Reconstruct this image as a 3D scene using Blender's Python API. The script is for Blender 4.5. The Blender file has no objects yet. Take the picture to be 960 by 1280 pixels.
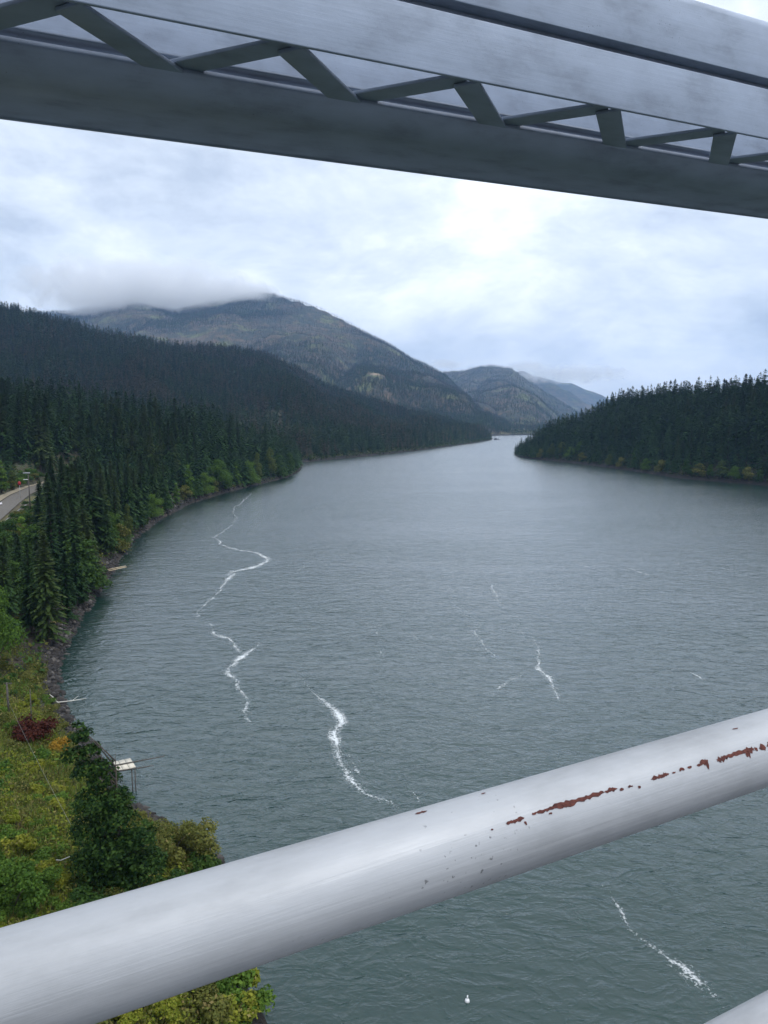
import bpy, math, random
import numpy as np
from mathutils import Vector, Matrix

S = bpy.context.scene
COL = S.collection
R = math.radians
rng = np.random.default_rng(7)
random.seed(7)

# ------------------------------------------------------------------ camera, sky, sun, exposure
CAM_H = 45.0                      # eye height over the river
LENS = 26.0
FPX = LENS / 36.0 * 1280.0
PITCH = -math.atan(112 / FPX)     # looking slightly down
cam_d = bpy.data.cameras.new('camera')
cam_d.sensor_fit = 'VERTICAL'; cam_d.sensor_height = 36.0; cam_d.lens = LENS
cam_d.clip_start = 0.05; cam_d.clip_end = 40000
cam = bpy.data.objects.new('camera', cam_d); COL.objects.link(cam)
cam.location = (0, 0, CAM_H); cam.rotation_euler = (math.pi / 2 + PITCH, 0, 0)
S.camera = cam

SUN_EL, SUN_AZ = 60.0, 112.0      # azimuth clockwise from the viewing direction (+Y)
world = bpy.data.worlds.new('World'); S.world = world; world.use_nodes = True
nt = world.node_tree; nt.nodes.clear()
def N(tree, t, **kw):
    n = tree.nodes.new(t)
    for k, v in kw.items():
        if k.startswith('i_'): n.inputs[int(k[2:])].default_value = v
        else: setattr(n, k, v)
    return n
def L(tree, a, b): tree.links.new(a, b)
def MATH(tree, op, a, b=None, clamp=False):
    n = tree.nodes.new('ShaderNodeMath'); n.operation = op; n.use_clamp = clamp
    for i, v in enumerate((a, b)):
        if v is None: continue
        if isinstance(v, (int, float)): n.inputs[i].default_value = v
        else: tree.links.new(v, n.inputs[i])
    return n.outputs[0]
def RAMP(tree, fac, stops, interp='LINEAR'):
    n = tree.nodes.new('ShaderNodeValToRGB'); n.color_ramp.interpolation = interp
    e = n.color_ramp.elements
    while len(e) < len(stops): e.new(0.5)
    for k, (p, c) in enumerate(stops):
        e[k].position = p; e[k].color = (c[0], c[1], c[2], 1) if not isinstance(c, (int, float)) else (c, c, c, 1)
    tree.links.new(fac, n.inputs[0])
    return n.outputs[0]
def MIX(tree, fac, a, b, mode='MIX'):
    n = tree.nodes.new('ShaderNodeMix'); n.data_type = 'RGBA'; n.blend_type = mode
    for idx, v in ((0, fac), (6, a), (7, b)):
        if isinstance(v, (int, float)): n.inputs[idx].default_value = v
        elif isinstance(v, tuple): n.inputs[idx].default_value = (v[0], v[1], v[2], 1)
        else: tree.links.new(v, n.inputs[idx])
    return n.outputs[2]
def NOISE(tree, vec, scale, detail=4, rough=0.55, dist=0.0):
    n = tree.nodes.new('ShaderNodeTexNoise'); n.inputs['Scale'].default_value = scale
    n.inputs['Detail'].default_value = detail; n.inputs['Roughness'].default_value = rough
    n.inputs['Distortion'].default_value = dist
    if vec is not None: tree.links.new(vec, n.inputs['Vector'])
    return n.outputs['Fac']
def MAPV(tree, vec, scale=(1, 1, 1), rot=(0, 0, 0), loc=(0, 0, 0)):
    n = tree.nodes.new('ShaderNodeMapping'); n.inputs['Scale'].default_value = scale
    n.inputs['Rotation'].default_value = rot; n.inputs['Location'].default_value = loc
    tree.links.new(vec, n.inputs['Vector']); return n.outputs[0]

sky = N(nt, 'ShaderNodeTexSky', sky_type='NISHITA', sun_disc=False)
sky.sun_elevation = R(SUN_EL); sky.sun_rotation = R(SUN_AZ); sky.air_density = 1.3; sky.dust_density = 2.0
tc = N(nt, 'ShaderNodeTexCoord'); sep = N(nt, 'ShaderNodeSeparateXYZ'); L(nt, tc.outputs['Generated'], sep.inputs[0])
cv = MAPV(nt, tc.outputs['Generated'], (1, 1, 2.2), (0, 0, 0.68), (1.3, 0.4, 2.1))
n1 = NOISE(nt, cv, 3.1, 10, 0.60, 0.35)
n2 = NOISE(nt, cv, 9.0, 8, 0.6, 0.5)
nn = MATH(nt, 'ADD', MATH(nt, 'MULTIPLY', n1, 0.76), MATH(nt, 'MULTIPLY', n2, 0.24))
cloud = RAMP(nt, nn, [(0.36, (5.6, 6.4, 7.7)), (0.44, (7.4, 8.2, 9.4)), (0.52, (9.0, 9.7, 10.8)), (0.63, (11.9, 12.4, 13.1))])
skymix = MIX(nt, 0.94, sky.outputs[0], cloud)
bg = N(nt, 'ShaderNodeBackground'); bg.inputs[1].default_value = 0.1
L(nt, skymix, bg.inputs[0])
wo = N(nt, 'ShaderNodeOutputWorld'); L(nt, bg.outputs[0], wo.inputs[0])

sun_d = bpy.data.lights.new('sun', 'SUN'); sun_d.energy = 1.4; sun_d.angle = R(14); sun_d.color = (1.0, 0.97, 0.93)
sun = bpy.data.objects.new('sun', sun_d); COL.objects.link(sun)
sdir = Vector((math.sin(R(SUN_AZ)) * math.cos(R(SUN_EL)), math.cos(R(SUN_AZ)) * math.cos(R(SUN_EL)), math.sin(R(SUN_EL))))
sun.rotation_euler = sdir.to_track_quat('Z', 'Y').to_euler()
sun.location = (0, 0, 500)

S.view_settings.view_transform = 'Standard'; S.view_settings.look = 'None'
S.view_settings.exposure = 0.28; S.view_settings.gamma = 1.0
S.cycles.use_denoising = True; S.cycles.use_adaptive_sampling = True; S.cycles.adaptive_threshold = 0.015
S.cycles.max_bounces = 12; S.cycles.diffuse_bounces = 2; S.cycles.glossy_bounces = 2
S.cycles.transparent_max_bounces = 12; S.cycles.volume_bounces = 10
S.cycles.volume_step_rate = 1.0; S.cycles.volume_max_steps = 128

# ------------------------------------------------------------------ helpers
_f = np.array([0, math.cos(PITCH), math.sin(PITCH)]); _u = np.array([0, -math.sin(PITCH), math.cos(PITCH)]); _r = np.array([1., 0, 0])
EYE = np.array([0, 0, CAM_H])
def ray(px, py): return _f + (px - 480) / FPX * _r + (640 - py) / FPX * _u
def at(px, py, z=0.0):
    q = ray(px, py); return EYE + q * ((z - CAM_H) / q[2])
def at_y(px, py, dist):
    """point on a sight line at horizontal distance dist"""
    q = ray(px, py); return EYE + q * (dist / math.hypot(q[0], q[1]))
def project(p):
    q = np.asarray(p, float) - EYE
    d = q @ _f
    return 480 + FPX * (q @ _r) / d, 640 - FPX * (q @ _u) / d

def _lat(ix, iy, seed):
    h = (ix.astype(np.int64) * 374761393 + iy.astype(np.int64) * 668265263 + seed * 974634777) & 0xffffffff
    h = ((h ^ (h >> 13)) * 1274126177) & 0xffffffff
    return ((h ^ (h >> 16)) & 0xffff) / 65535.0
def vnoise(x, y, seed=0):
    ix = np.floor(x); iy = np.floor(y); fx = x - ix; fy = y - iy
    fx = fx * fx * (3 - 2 * fx); fy = fy * fy * (3 - 2 * fy)
    a = _lat(ix, iy, seed); b = _lat(ix + 1, iy, seed); c = _lat(ix, iy + 1, seed); d = _lat(ix + 1, iy + 1, seed)
    return (a * (1 - fx) + b * fx) * (1 - fy) + (c * (1 - fx) + d * fx) * fy
def fbm(x, y, oct=4, seed=0):
    x = np.asarray(x, float); y = np.asarray(y, float)
    s = 0; a = 0.5; t = 0
    for k in range(oct):
        s = s + a * vnoise(x, y, seed + k * 17); t += a; a *= 0.5; x = x * 2.03 + 5.2; y = y * 2.03 + 1.3
    return s / t

def new_mesh(name, verts, faces, mat=None, smooth=False, attrs=None):
    verts = np.asarray(verts, np.float32); me = bpy.data.meshes.new(name)
    if isinstance(faces, np.ndarray):
        k = faces.shape[1]; nf = len(faces)
        loops = faces.astype(np.int32).ravel(); starts = np.arange(0, nf * k, k, dtype=np.int32)
    else:
        loops = np.array([i for f in faces for i in f], np.int32); nf = len(faces)
        ln = np.array([len(f) for f in faces], np.int32); starts = np.concatenate([[0], np.cumsum(ln)[:-1]]).astype(np.int32)
    me.vertices.add(len(verts)); me.vertices.foreach_set('co', verts.ravel())
    me.loops.add(len(loops)); me.loops.foreach_set('vertex_index', loops)
    me.polygons.add(nf); me.polygons.foreach_set('loop_start', starts)
    me.update(calc_edges=True); me.validate()
    if smooth: me.polygons.foreach_set('use_smooth', np.ones(len(me.polygons), bool))
    for k, (dom, arr) in (attrs or {}).items():
        a = me.attributes.new(k, 'FLOAT', dom)
        if len(a.data) == len(arr): a.data.foreach_set('value', np.asarray(arr, np.float32))
    if mat: me.materials.append(mat)
    return me
def obj(name, me, parent=None, loc=None):
    o = bpy.data.objects.new(name, me); COL.objects.link(o)
    if parent is not None: o.parent = parent
    if loc is not None: o.location = loc
    return o
def tag(o, label=None, cat=None, group=None, kind=None):
    if label: o['label'] = label
    if cat: o['category'] = cat
    if group: o['group'] = group
    if kind: o['kind'] = kind
    return o
def empty(name, loc, rz=0, sc=None):
    o = bpy.data.objects.new(name, None); COL.objects.link(o); o.location = loc; o.rotation_euler = (0, 0, rz)
    o.empty_display_size = 0.3
    if sc is not None: o.scale = sc
    return o

class MB:
    """collects boxes, bars and tubes into one mesh"""
    def __init__(s): s.v = []; s.f = []
    def add(s, v, f):
        b = len(s.v); s.v += [tuple(map(float, p)) for p in v]; s.f += [tuple(i + b for i in q) for q in f]
    def hull(s, a, b):  # a, b: matching loops of points
        k = len(a); f = [tuple(range(k - 1, -1, -1)), tuple(range(k, 2 * k))]
        f += [(i, (i + 1) % k, k + (i + 1) % k, k + i) for i in range(k)]
        s.add(list(a) + list(b), f)
    def box(s, c, size, ax=None):
        c = np.asarray(c, float); hx, hy, hz = [q / 2 for q in size]
        X, Y, Z = ax if ax is not None else (np.array([1., 0, 0]), np.array([0, 1., 0]), np.array([0, 0, 1.]))
        lo = [c - Z * hz + X * i * hx + Y * j * hy for i, j in ((-1, -1), (1, -1), (1, 1), (-1, 1))]
        hi = [c + Z * hz + X * i * hx + Y * j * hy for i, j in ((-1, -1), (1, -1), (1, 1), (-1, 1))]
        s.hull(lo, hi)
    def tube(s, pts, radii, n=8):
        pts = [np.asarray(p, float) for p in pts]; rings = []
        if isinstance(radii, (int, float)): radii = [radii] * len(pts)
        ref = np.array([0.31, 0.17, 0.93])
        for i, p in enumerate(pts):
            t = pts[min(i + 1, len(pts) - 1)] - pts[max(i - 1, 0)]; t = t / (np.linalg.norm(t) + 1e-9)
            a = np.cross(t, ref)
            if np.linalg.norm(a) < 0.05: a = np.cross(t, [1., 0, 0])
            a /= np.linalg.norm(a); b = np.cross(t, a)
            rings.append([p + radii[i] * (math.cos(2 * math.pi * k / n) * a + math.sin(2 * math.pi * k / n) * b) for k in range(n)])
        base = len(s.v)
        for rg in rings: s.v += [tuple(map(float, q)) for q in rg]
        for i in range(len(rings) - 1):
            for k in range(n):
                s.f.append((base + i * n + k, base + i * n + (k + 1) % n, base + (i + 1) * n + (k + 1) % n, base + (i + 1) * n + k))
        s.f.append(tuple(base + k for k in range(n - 1, -1, -1))); s.f.append(tuple(base + (len(rings) - 1) * n + k for k in range(n)))
    def mesh(s, name, mat, smooth=False): return new_mesh(name, s.v, s.f, mat, smooth)
    def build(s, name, mat, parent=None, smooth=False): return obj(name, s.mesh(name, mat, smooth), parent)

# ------------------------------------------------------------------ materials
def material(name):
    m = bpy.data.materials.new(name); m.use_nodes = True; t = m.node_tree
    b = t.nodes['Principled BSDF']; return m, t, b
def pos(t): return N(t, 'ShaderNodeNewGeometry').outputs['Position']
def objc(t): return N(t, 'ShaderNodeTexCoord').outputs['Object']
def attr(t, name):
    a = N(t, 'ShaderNodeAttribute'); a.attribute_name = name; return a.outputs['Fac']
def bump(t, b, h, dist, strength=1.0, prev=None):
    n = N(t, 'ShaderNodeBump'); n.inputs['Distance'].default_value = dist; n.inputs['Strength'].default_value = strength
    L(t, h, n.inputs['Height'])
    if prev is not None: L(t, prev, n.inputs['Normal'])
    if b is not None: L(t, n.outputs[0], b.inputs['Normal'])
    return n.outputs[0]
def plain(name, c, rough=0.7, metal=0.0, var=0.12, scale=3.0):
    m, t, b = material(name)
    nz = NOISE(t, objc(t), scale, 5)
    lo = tuple(q * (1 - var) for q in c); hi = tuple(min(1, q * (1 + var)) for q in c)
    L(t, RAMP(t, nz, [(0.3, lo), (0.7, hi)]), b.inputs['Base Color'])
    b.inputs['Roughness'].default_value = rough; b.inputs['Metallic'].default_value = metal
    bump(t, b, nz, 0.01, 0.3)
    return m
def foliage(name, dark, light, trans=0.25, patch=0.0, patch_col=None, drift=None, own=0.4):
    """leaf material: colour drifts from plant to plant, leaf to leaf and place to place"""
    m, t, b = material(name)
    oi = N(t, 'ShaderNodeObjectInfo').outputs['Random']
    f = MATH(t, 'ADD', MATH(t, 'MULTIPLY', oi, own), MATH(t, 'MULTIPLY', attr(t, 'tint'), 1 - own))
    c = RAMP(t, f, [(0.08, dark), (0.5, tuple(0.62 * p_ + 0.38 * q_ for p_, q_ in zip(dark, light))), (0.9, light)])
    if patch_col:
        g = MATH(t, 'GREATER_THAN', attr(t, 'tint'), 1 - patch)
        c = MIX(t, g, c, patch_col)
    if drift:
        nz = MATH(t, 'ADD', NOISE(t, pos(t), drift[0], 4, 0.6), MATH(t, 'MULTIPLY', MATH(t, 'SUBTRACT', oi, 0.5), 0.35))
        c = MIX(t, RAMP(t, nz, [(drift[2], 0), (drift[2] + 0.16, 0.85)]), c, drift[1])
    L(t, c, b.inputs['Base Color']); b.inputs['Roughness'].default_value = 0.6
    b.inputs['Specular IOR Level'].default_value = 0.08
    tr = N(t, 'ShaderNodeBsdfTranslucent'); L(t, c, tr.inputs[0])
    mx = N(t, 'ShaderNodeMixShader'); mx.inputs[0].default_value = trans
    L(t, b.outputs[0], mx.inputs[1]); L(t, tr.outputs[0], mx.inputs[2])
    L(t, mx.outputs[0], t.nodes['Material Output'].inputs[0])
    return m

M = {}
M['bark'] = plain('bark', (0.07, 0.055, 0.045), 0.9, var=0.35, scale=4)
M['snag'] = plain('dead_wood', (0.07, 0.064, 0.06), 0.9, var=0.3)
M['drift'] = plain('bleached_wood', (0.58, 0.56, 0.5), 0.8, var=0.15)
M['ply'] = plain('weathered_plywood', (0.62, 0.57, 0.47), 0.8, var=0.15, scale=1.5)
M['plank'] = plain('tan_plank', (0.62, 0.5, 0.32), 0.8, var=0.15, scale=1.5)
M['pole'] = plain('dark_timber', (0.09, 0.08, 0.07), 0.85, var=0.3)
M['steel'] = plain('galvanised_steel', (0.42, 0.44, 0.46), 0.5, 0.3)
M['wire'] = plain('wire', (0.3, 0.3, 0.27), 0.6)
M['red'] = plain('red_sign_paint', (0.42, 0.03, 0.03), 0.5, var=0.05)
M['whitepaint'] = plain('white_paint', (0.8, 0.8, 0.8), 0.4, var=0.04)
M['glass'] = plain('dark_glass', (0.02, 0.03, 0.035), 0.08, var=0.05)
M['rubber'] = plain('rubber', (0.02, 0.02, 0.02), 0.8)
M['hull'] = plain('dark_hull', (0.05, 0.055, 0.06), 0.5)
M['fir'] = foliage('fir_needles', (0.007, 0.026, 0.011), (0.065, 0.125, 0.036), 0.2, drift=(0.03, (0.065, 0.092, 0.026), 0.52))
M['fir_mid'] = foliage('fir_needles_wooded_hill', (0.008, 0.028, 0.012), (0.066, 0.135, 0.04), 0.15)
M['fir_hill'] = foliage('fir_needles_foothill', (0.012, 0.038, 0.018), (0.085, 0.15, 0.05), 0.15, drift=(0.008, (0.12, 0.098, 0.062), 0.5), own=0.6)
M['fir_grey'] = foliage('thin_scorched_needles', (0.024, 0.03, 0.02), (0.06, 0.052, 0.04), 0.1)
M['leaf_dark'] = foliage('dark_broad_leaves', (0.024, 0.062, 0.016), (0.085, 0.15, 0.032), 0.3)
M['leaf_shade'] = foliage('deep_green_undergrowth', (0.010, 0.032, 0.010), (0.055, 0.09, 0.022), 0.2, own=0.1)
M['leaf_green'] = foliage('fresh_green_leaves', (0.05, 0.11, 0.018), (0.15, 0.245, 0.04), 0.35)
M['leaf_olive'] = foliage('olive_leaves', (0.075, 0.095, 0.022), (0.20, 0.20, 0.05), 0.3, 0.05, (0.26, 0.21, 0.08))
M['leaf_yellow'] = foliage('yellow_green_leaves', (0.12, 0.165, 0.016), (0.34, 0.34, 0.05), 0.35, 0.05, (0.30, 0.26, 0.09))
M['leaf_red'] = foliage('russet_leaves', (0.05, 0.014, 0.010), (0.115, 0.036, 0.022), 0.25)
M['leaf_gold'] = foliage('golden_leaves', (0.32, 0.18, 0.02), (0.48, 0.30, 0.05), 0.3)

def ground_mat():
    m, t, b = material('bank_soil_and_grass')
    p = pos(t); sh = attr(t, 'shore')
    n = NOISE(t, p, 0.12, 6, 0.6); n2 = NOISE(t, p, 1.1, 5, 0.65)
    grass = RAMP(t, n2, [(0.3, (0.05, 0.06, 0.018)), (0.55, (0.12, 0.12, 0.035)), (0.75, (0.24, 0.2, 0.09))])
    soil = RAMP(t, n2, [(0.3, (0.04, 0.032, 0.02)), (0.7, (0.12, 0.092, 0.055))])
    veg = MIX(t, RAMP(t, n, [(0.42, 0), (0.6, 1)]), grass, soil)
    bankc = RAMP(t, MATH(t, 'ADD', MATH(t, 'MULTIPLY', n, 0.6), MATH(t, 'MULTIPLY', n2, 0.4)),
                 [(0.36, (0.010, 0.009, 0.008)), (0.58, (0.026, 0.021, 0.016)), (0.68, (0.2, 0.14, 0.08))])
    c = MIX(t, RAMP(t, MATH(t, 'DIVIDE', sh, 16.0), [(0.3, 0), (0.85, 1)]), bankc, veg)
    L(t, c, b.inputs['Base Color']); b.inputs['Roughness'].default_value = 0.95
    bump(t, b, n2, 0.4, 0.7); return m
M['ground'] = ground_mat()
def hill_mat():
    m, t, b = material('forest_floor')
    p = pos(t); n2 = NOISE(t, p, 0.03, 6, 0.6); n3 = NOISE(t, p, 0.4, 4)
    f = MATH(t, 'ADD', MATH(t, 'MULTIPLY', n2, 0.6), MATH(t, 'MULTIPLY', n3, 0.4))
    c = RAMP(t, f, [(0.36, (0.028, 0.036, 0.018)), (0.52, (0.055, 0.055, 0.028)), (0.66, (0.08, 0.065, 0.038)), (0.78, (0.2, 0.15, 0.085))])
    c = MIX(t, RAMP(t, MATH(t, 'DIVIDE', attr(t, 'shore'), 10.0), [(0.15, 1), (0.6, 0)]), c, RAMP(t, n3, [(0.35, (0.012, 0.011, 0.01)), (0.6, (0.035, 0.03, 0.025)), (0.72, (0.09, 0.07, 0.045))]))
    L(t, c, b.inputs['Base Color']); b.inputs['Roughness'].default_value = 0.95
    bump(t, b, n3, 1.0, 0.6); return m
M['hill'] = hill_mat()
def mountain_mat():
    m, t, b = material('burnt_mountainside')
    p = pos(t); n1 = NOISE(t, p, 0.0035, 8, 0.62, 0.4); n2 = NOISE(t, p, 0.02, 7, 0.65); n3 = NOISE(t, p, 0.0065, 5, 0.55)
    f = MATH(t, 'ADD', MATH(t, 'MULTIPLY', n1, 0.45), MATH(t, 'MULTIPLY', n2, 0.55))
    c = RAMP(t, f, [(0.36, (0.010, 0.024, 0.010)), (0.47, (0.030, 0.034, 0.016)), (0.55, (0.085, 0.058, 0.03)), (0.67, (0.17, 0.115, 0.06))])
    c = MIX(t, RAMP(t, n3, [(0.55, 0), (0.66, 0.85)]), c, (0.12, 0.135, 0.035))
    L(t, c, b.inputs['Base Color']); b.inputs['Roughness'].default_value = 1.0
    bump(t, b, n2, 10.0, 0.7); return m
M['mountain'] = mountain_mat()
def water_mat():
    m, t, b = material('river_water')
    p = pos(t)
    big = NOISE(t, MAPV(t, p, (0.007, 0.018, 1)), 1.0, 4, 0.6, 0.6)       # wind lanes
    def crests(scale, rot, detail, rough, dist):                            # sharp little crests, broad troughs
        n = NOISE(t, MAPV(t, p, scale, (0, 0, R(rot))), 1.0, detail, rough, dist)
        r = MATH(t, 'SUBTRACT', 1.0, MATH(t, 'ABSOLUTE', MATH(t, 'MULTIPLY', MATH(t, 'SUBTRACT', n, 0.5), 3.2)), True)
        return MATH(t, 'POWER', r, 1.6)
    w1 = crests((0.10, 0.19, 1), 12, 3, 0.5, 0.5)
    w2 = crests((0.33, 0.55, 1), -10, 3, 0.55, 0.6)
    w3 = NOISE(t, MAPV(t, p, (1.0, 1.5, 1), (0, 0, R(20))), 1.0, 3, 0.6, 0.6)
    amp = RAMP(t, big, [(0.34, 0.6), (0.64, 1.0)])
    h = MATH(t, 'ADD', MATH(t, 'MULTIPLY', w1, 0.50), MATH(t, 'MULTIPLY', w2, 0.26))
    h = MATH(t, 'ADD', h, MATH(t, 'MULTIPLY', w3, 0.26))
    h = MATH(t, 'MULTIPLY', h, amp)
    bump(t, b, h, WAVE, 1.0)
    c = RAMP(t, big, [(0.35, (0.004, 0.027, 0.021)), (0.65, (0.008, 0.036, 0.029))])
    L(t, c, b.inputs['Base Color'])
    b.inputs['IOR'].default_value = 1.34
    b.inputs['Roughness'].default_value = 0.15
    b.inputs['Coat Weight'].default_value = 1.0; b.inputs['Coat IOR'].default_value = 1.43; b.inputs['Coat Roughness'].default_value = 0.24
    L(t, bump(t, None, h, WAVE * 0.8, 1.0), b.inputs['Coat Normal'])
    return m
WAVE = 0.40
M['water'] = water_mat()
def foam_mat():
    m, t, b = material('river_foam')
    p = pos(t)
    uv = N(t, 'ShaderNodeTexCoord').outputs['UV']; sp = N(t, 'ShaderNodeSeparateXYZ'); L(t, uv, sp.inputs[0])
    across = MATH(t, 'ABSOLUTE', MATH(t, 'SUBTRACT', sp.outputs[0], 0.5))        # 0 centre .. 0.5 edge
    core = RAMP(t, across, [(0.0, 1.0), (0.07, 0.78), (0.22, 0.36), (0.5, 0.0)])
    n = NOISE(t, p, 2.6, 7, 0.78, 0.8); n2 = NOISE(t, p, 0.3, 4, 0.6, 0.4)
    dens = attr(t, 'dens')
    a = MATH(t, 'ADD', MATH(t, 'MULTIPLY', core, 0.62), MATH(t, 'MULTIPLY', MATH(t, 'SUBTRACT', n, 0.5), 3.6))
    a = MATH(t, 'ADD', a, MATH(t, 'MULTIPLY', MATH(t, 'SUBTRACT', n2, 0.5), 1.5))
    a = MATH(t, 'ADD', a, MATH(t, 'SUBTRACT', dens, 1.22))
    al = RAMP(t, a, [(0.0, 0.0), (0.6, 0.8)])
    al = MATH(t, 'MULTIPLY', al, RAMP(t, across, [(0.30, 1.0), (0.5, 0.0)]))
    L(t, al, b.inputs['Alpha']); b.inputs['Base Color'].default_value = (0.82, 0.86, 0.87, 1); b.inputs['Roughness'].default_value = 0.9
    return m
M['foam'] = foam_mat()
def steel_paint(name, base, rough=0.42, k=0.45, bs=0.7, metal=0.35):
    """weathered aluminium paint, brushed along its length"""
    m, t, b = material(name)
    o = objc(t)
    st = NOISE(t, MAPV(t, o, (0.9, 42, 42)), 2.2, 7, 0.65, 0.3)
    blot = NOISE(t, MAPV(t, o, (1.0, 2.0, 2.0)), 4.0, 6, 0.6)
    speck = NOISE(t, o, 150, 2, 0.5); sp2 = NOISE(t, o, 5.0, 3, 0.5)
    f = MATH(t, 'ADD', MATH(t, 'MULTIPLY', st, k), MATH(t, 'MULTIPLY', blot, 1 - k))
    c = RAMP(t, f, [(0.3, tuple(q * 0.72 for q in base)), (0.5, base), (0.7, tuple(min(1, q * 1.13) for q in base))])
    dirt = MATH(t, 'MULTIPLY', RAMP(t, speck, [(0.68, 0), (0.74, 1)]), RAMP(t, sp2, [(0.5, 0), (0.62, 0.7)]))
    c = MIX(t, dirt, c, (0.08, 0.08, 0.08))
    L(t, c, b.inputs['Base Color'])
    L(t, RAMP(t, f, [(0.3, rough + 0.12), (0.7, rough - 0.05)]), b.inputs['Roughness'])
    b.inputs['Metallic'].default_value = metal
    n = bump(t, None, st, 0.004, bs)
    bump(t, b, blot, 0.006, 0.25, n)
    return m
M['paint'] = steel_paint('grey_bridge_paint', (0.32, 0.38, 0.48), 0.55, 0.14, 0.2, 0.05)
M['railpaint'] = steel_paint('silver_rail_paint', (0.42, 0.432, 0.448), 0.5, 0.13, 0.22, 0.12)
def rust_mat():
    m, t, b = material('red_primer_and_rust')
    n = NOISE(t, objc(t), 160, 4, 0.6)
    L(t, RAMP(t, n, [(0.3, (0.05, 0.012, 0.010)), (0.7, (0.14, 0.038, 0.026))]), b.inputs['Base Color'])
    b.inputs['Roughness'].default_value = 0.85; bump(t, b, n, 0.002, 0.5); return m
M['rust'] = rust_mat()
def rock_mat():
    m, t, b = material('shore_rock')
    oi = attr(t, 'tint'); n = NOISE(t, pos(t), 2.5, 4)
    c = RAMP(t, MATH(t, 'ADD', MATH(t, 'MULTIPLY', oi, 0.7), MATH(t, 'MULTIPLY', n, 0.3)), [(0.2, (0.014, 0.012, 0.011)), (0.7, (0.04, 0.034, 0.03)), (0.95, (0.17, 0.155, 0.14))])
    L(t, c, b.inputs['Base Color']); b.inputs['Roughness'].default_value = 0.85
    bump(t, b, n, 0.1, 0.6); return m
M['rock'] = rock_mat()
def asphalt_mat():
    m, t, b = material('asphalt')
    n = NOISE(t, pos(t), 1.2, 6, 0.7)
    L(t, RAMP(t, n, [(0.3, (0.085, 0.078, 0.068)), (0.7, (0.16, 0.142, 0.115))]), b.inputs['Base Color']); b.inputs['Roughness'].default_value = 0.9
    return m
M['asphalt'] = asphalt_mat()

M['verge'] = plain('gravel_verge', (0.27, 0.23, 0.16), 0.9, var=0.3, scale=0.5)
M['deck'] = plain('dark_deck_grating', (0.035, 0.036, 0.038), 0.8)

# ------------------------------------------------------------------ the lie of the land
left_px = [(335, 1280), (300, 1215), (292, 1150), (272, 1078), (240, 1050), (200, 1030), (165, 1008), (135, 975), (108, 930), (82, 895), (71, 862), (72, 832), (84, 802), (100, 775), (124, 738),
           (150, 700), (168, 674), (200, 649), (236, 630), (270, 619), (300, 611), (330, 604), (358, 597), (374, 589), (378, 580)]
farleft_px = [(384, 577.5), (420, 574), (470, 569), (520, 563.5), (566, 557.5), (595, 553.5), (615, 550), (617, 548.5)]
left = [(60, -400), (12, -60), (2, 10), (-4, 34)] + [tuple(at(*p)[:2]) for p in left_px]
tip = left[-1]
left += [(-190, 905), (-170, 930)]
left += [tuple(at(*p)[:2]) for p in farleft_px]
left += [tuple(at(618, 545)[:2] + np.array([-60, 0])), tuple(at(640, 544)[:2]), tuple(at(672, 543.4)[:2]), (1300, 3100), (3000, 3300)]
right_px = [(1040, 620), (960, 607), (900, 602), (850, 598), (800, 590), (750, 583), (700, 577), (670, 574), (648, 571), (642, 567)]
right = [(3000, 2300), (1000, 1700), (420, 1290), (235, 1090)] + [tuple(at(*p)[:2]) for p in right_px[::-1]] + [(420, 330), (700, -400)]
RIVER = np.array(left + right)
def signed_shore(x, y):
    """metres inland from the waterline (negative over the river)"""
    x = np.asarray(x, float).ravel(); y = np.asarray(y, float).ravel()
    out = np.full(len(x), 1e9); ins = np.zeros(len(x), bool)
    A = RIVER; B = np.roll(RIVER, -1, axis=0)
    for (ax, ay), (bx, by) in zip(A, B):
        dx, dy = bx - ax, by - ay; l2 = dx * dx + dy * dy + 1e-9
        t = np.clip(((x - ax) * dx + (y - ay) * dy) / l2, 0, 1)
        out = np.minimum(out, (x - ax - t * dx) ** 2 + (y - ay - t * dy) ** 2)
        c = ((ay > y) != (by > y)) & (x < (bx - ax) * (y - ay) / (by - ay + 1e-12) + ax)
        ins ^= c
    out = np.sqrt(out); return np.where(ins, -out, out)

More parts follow.
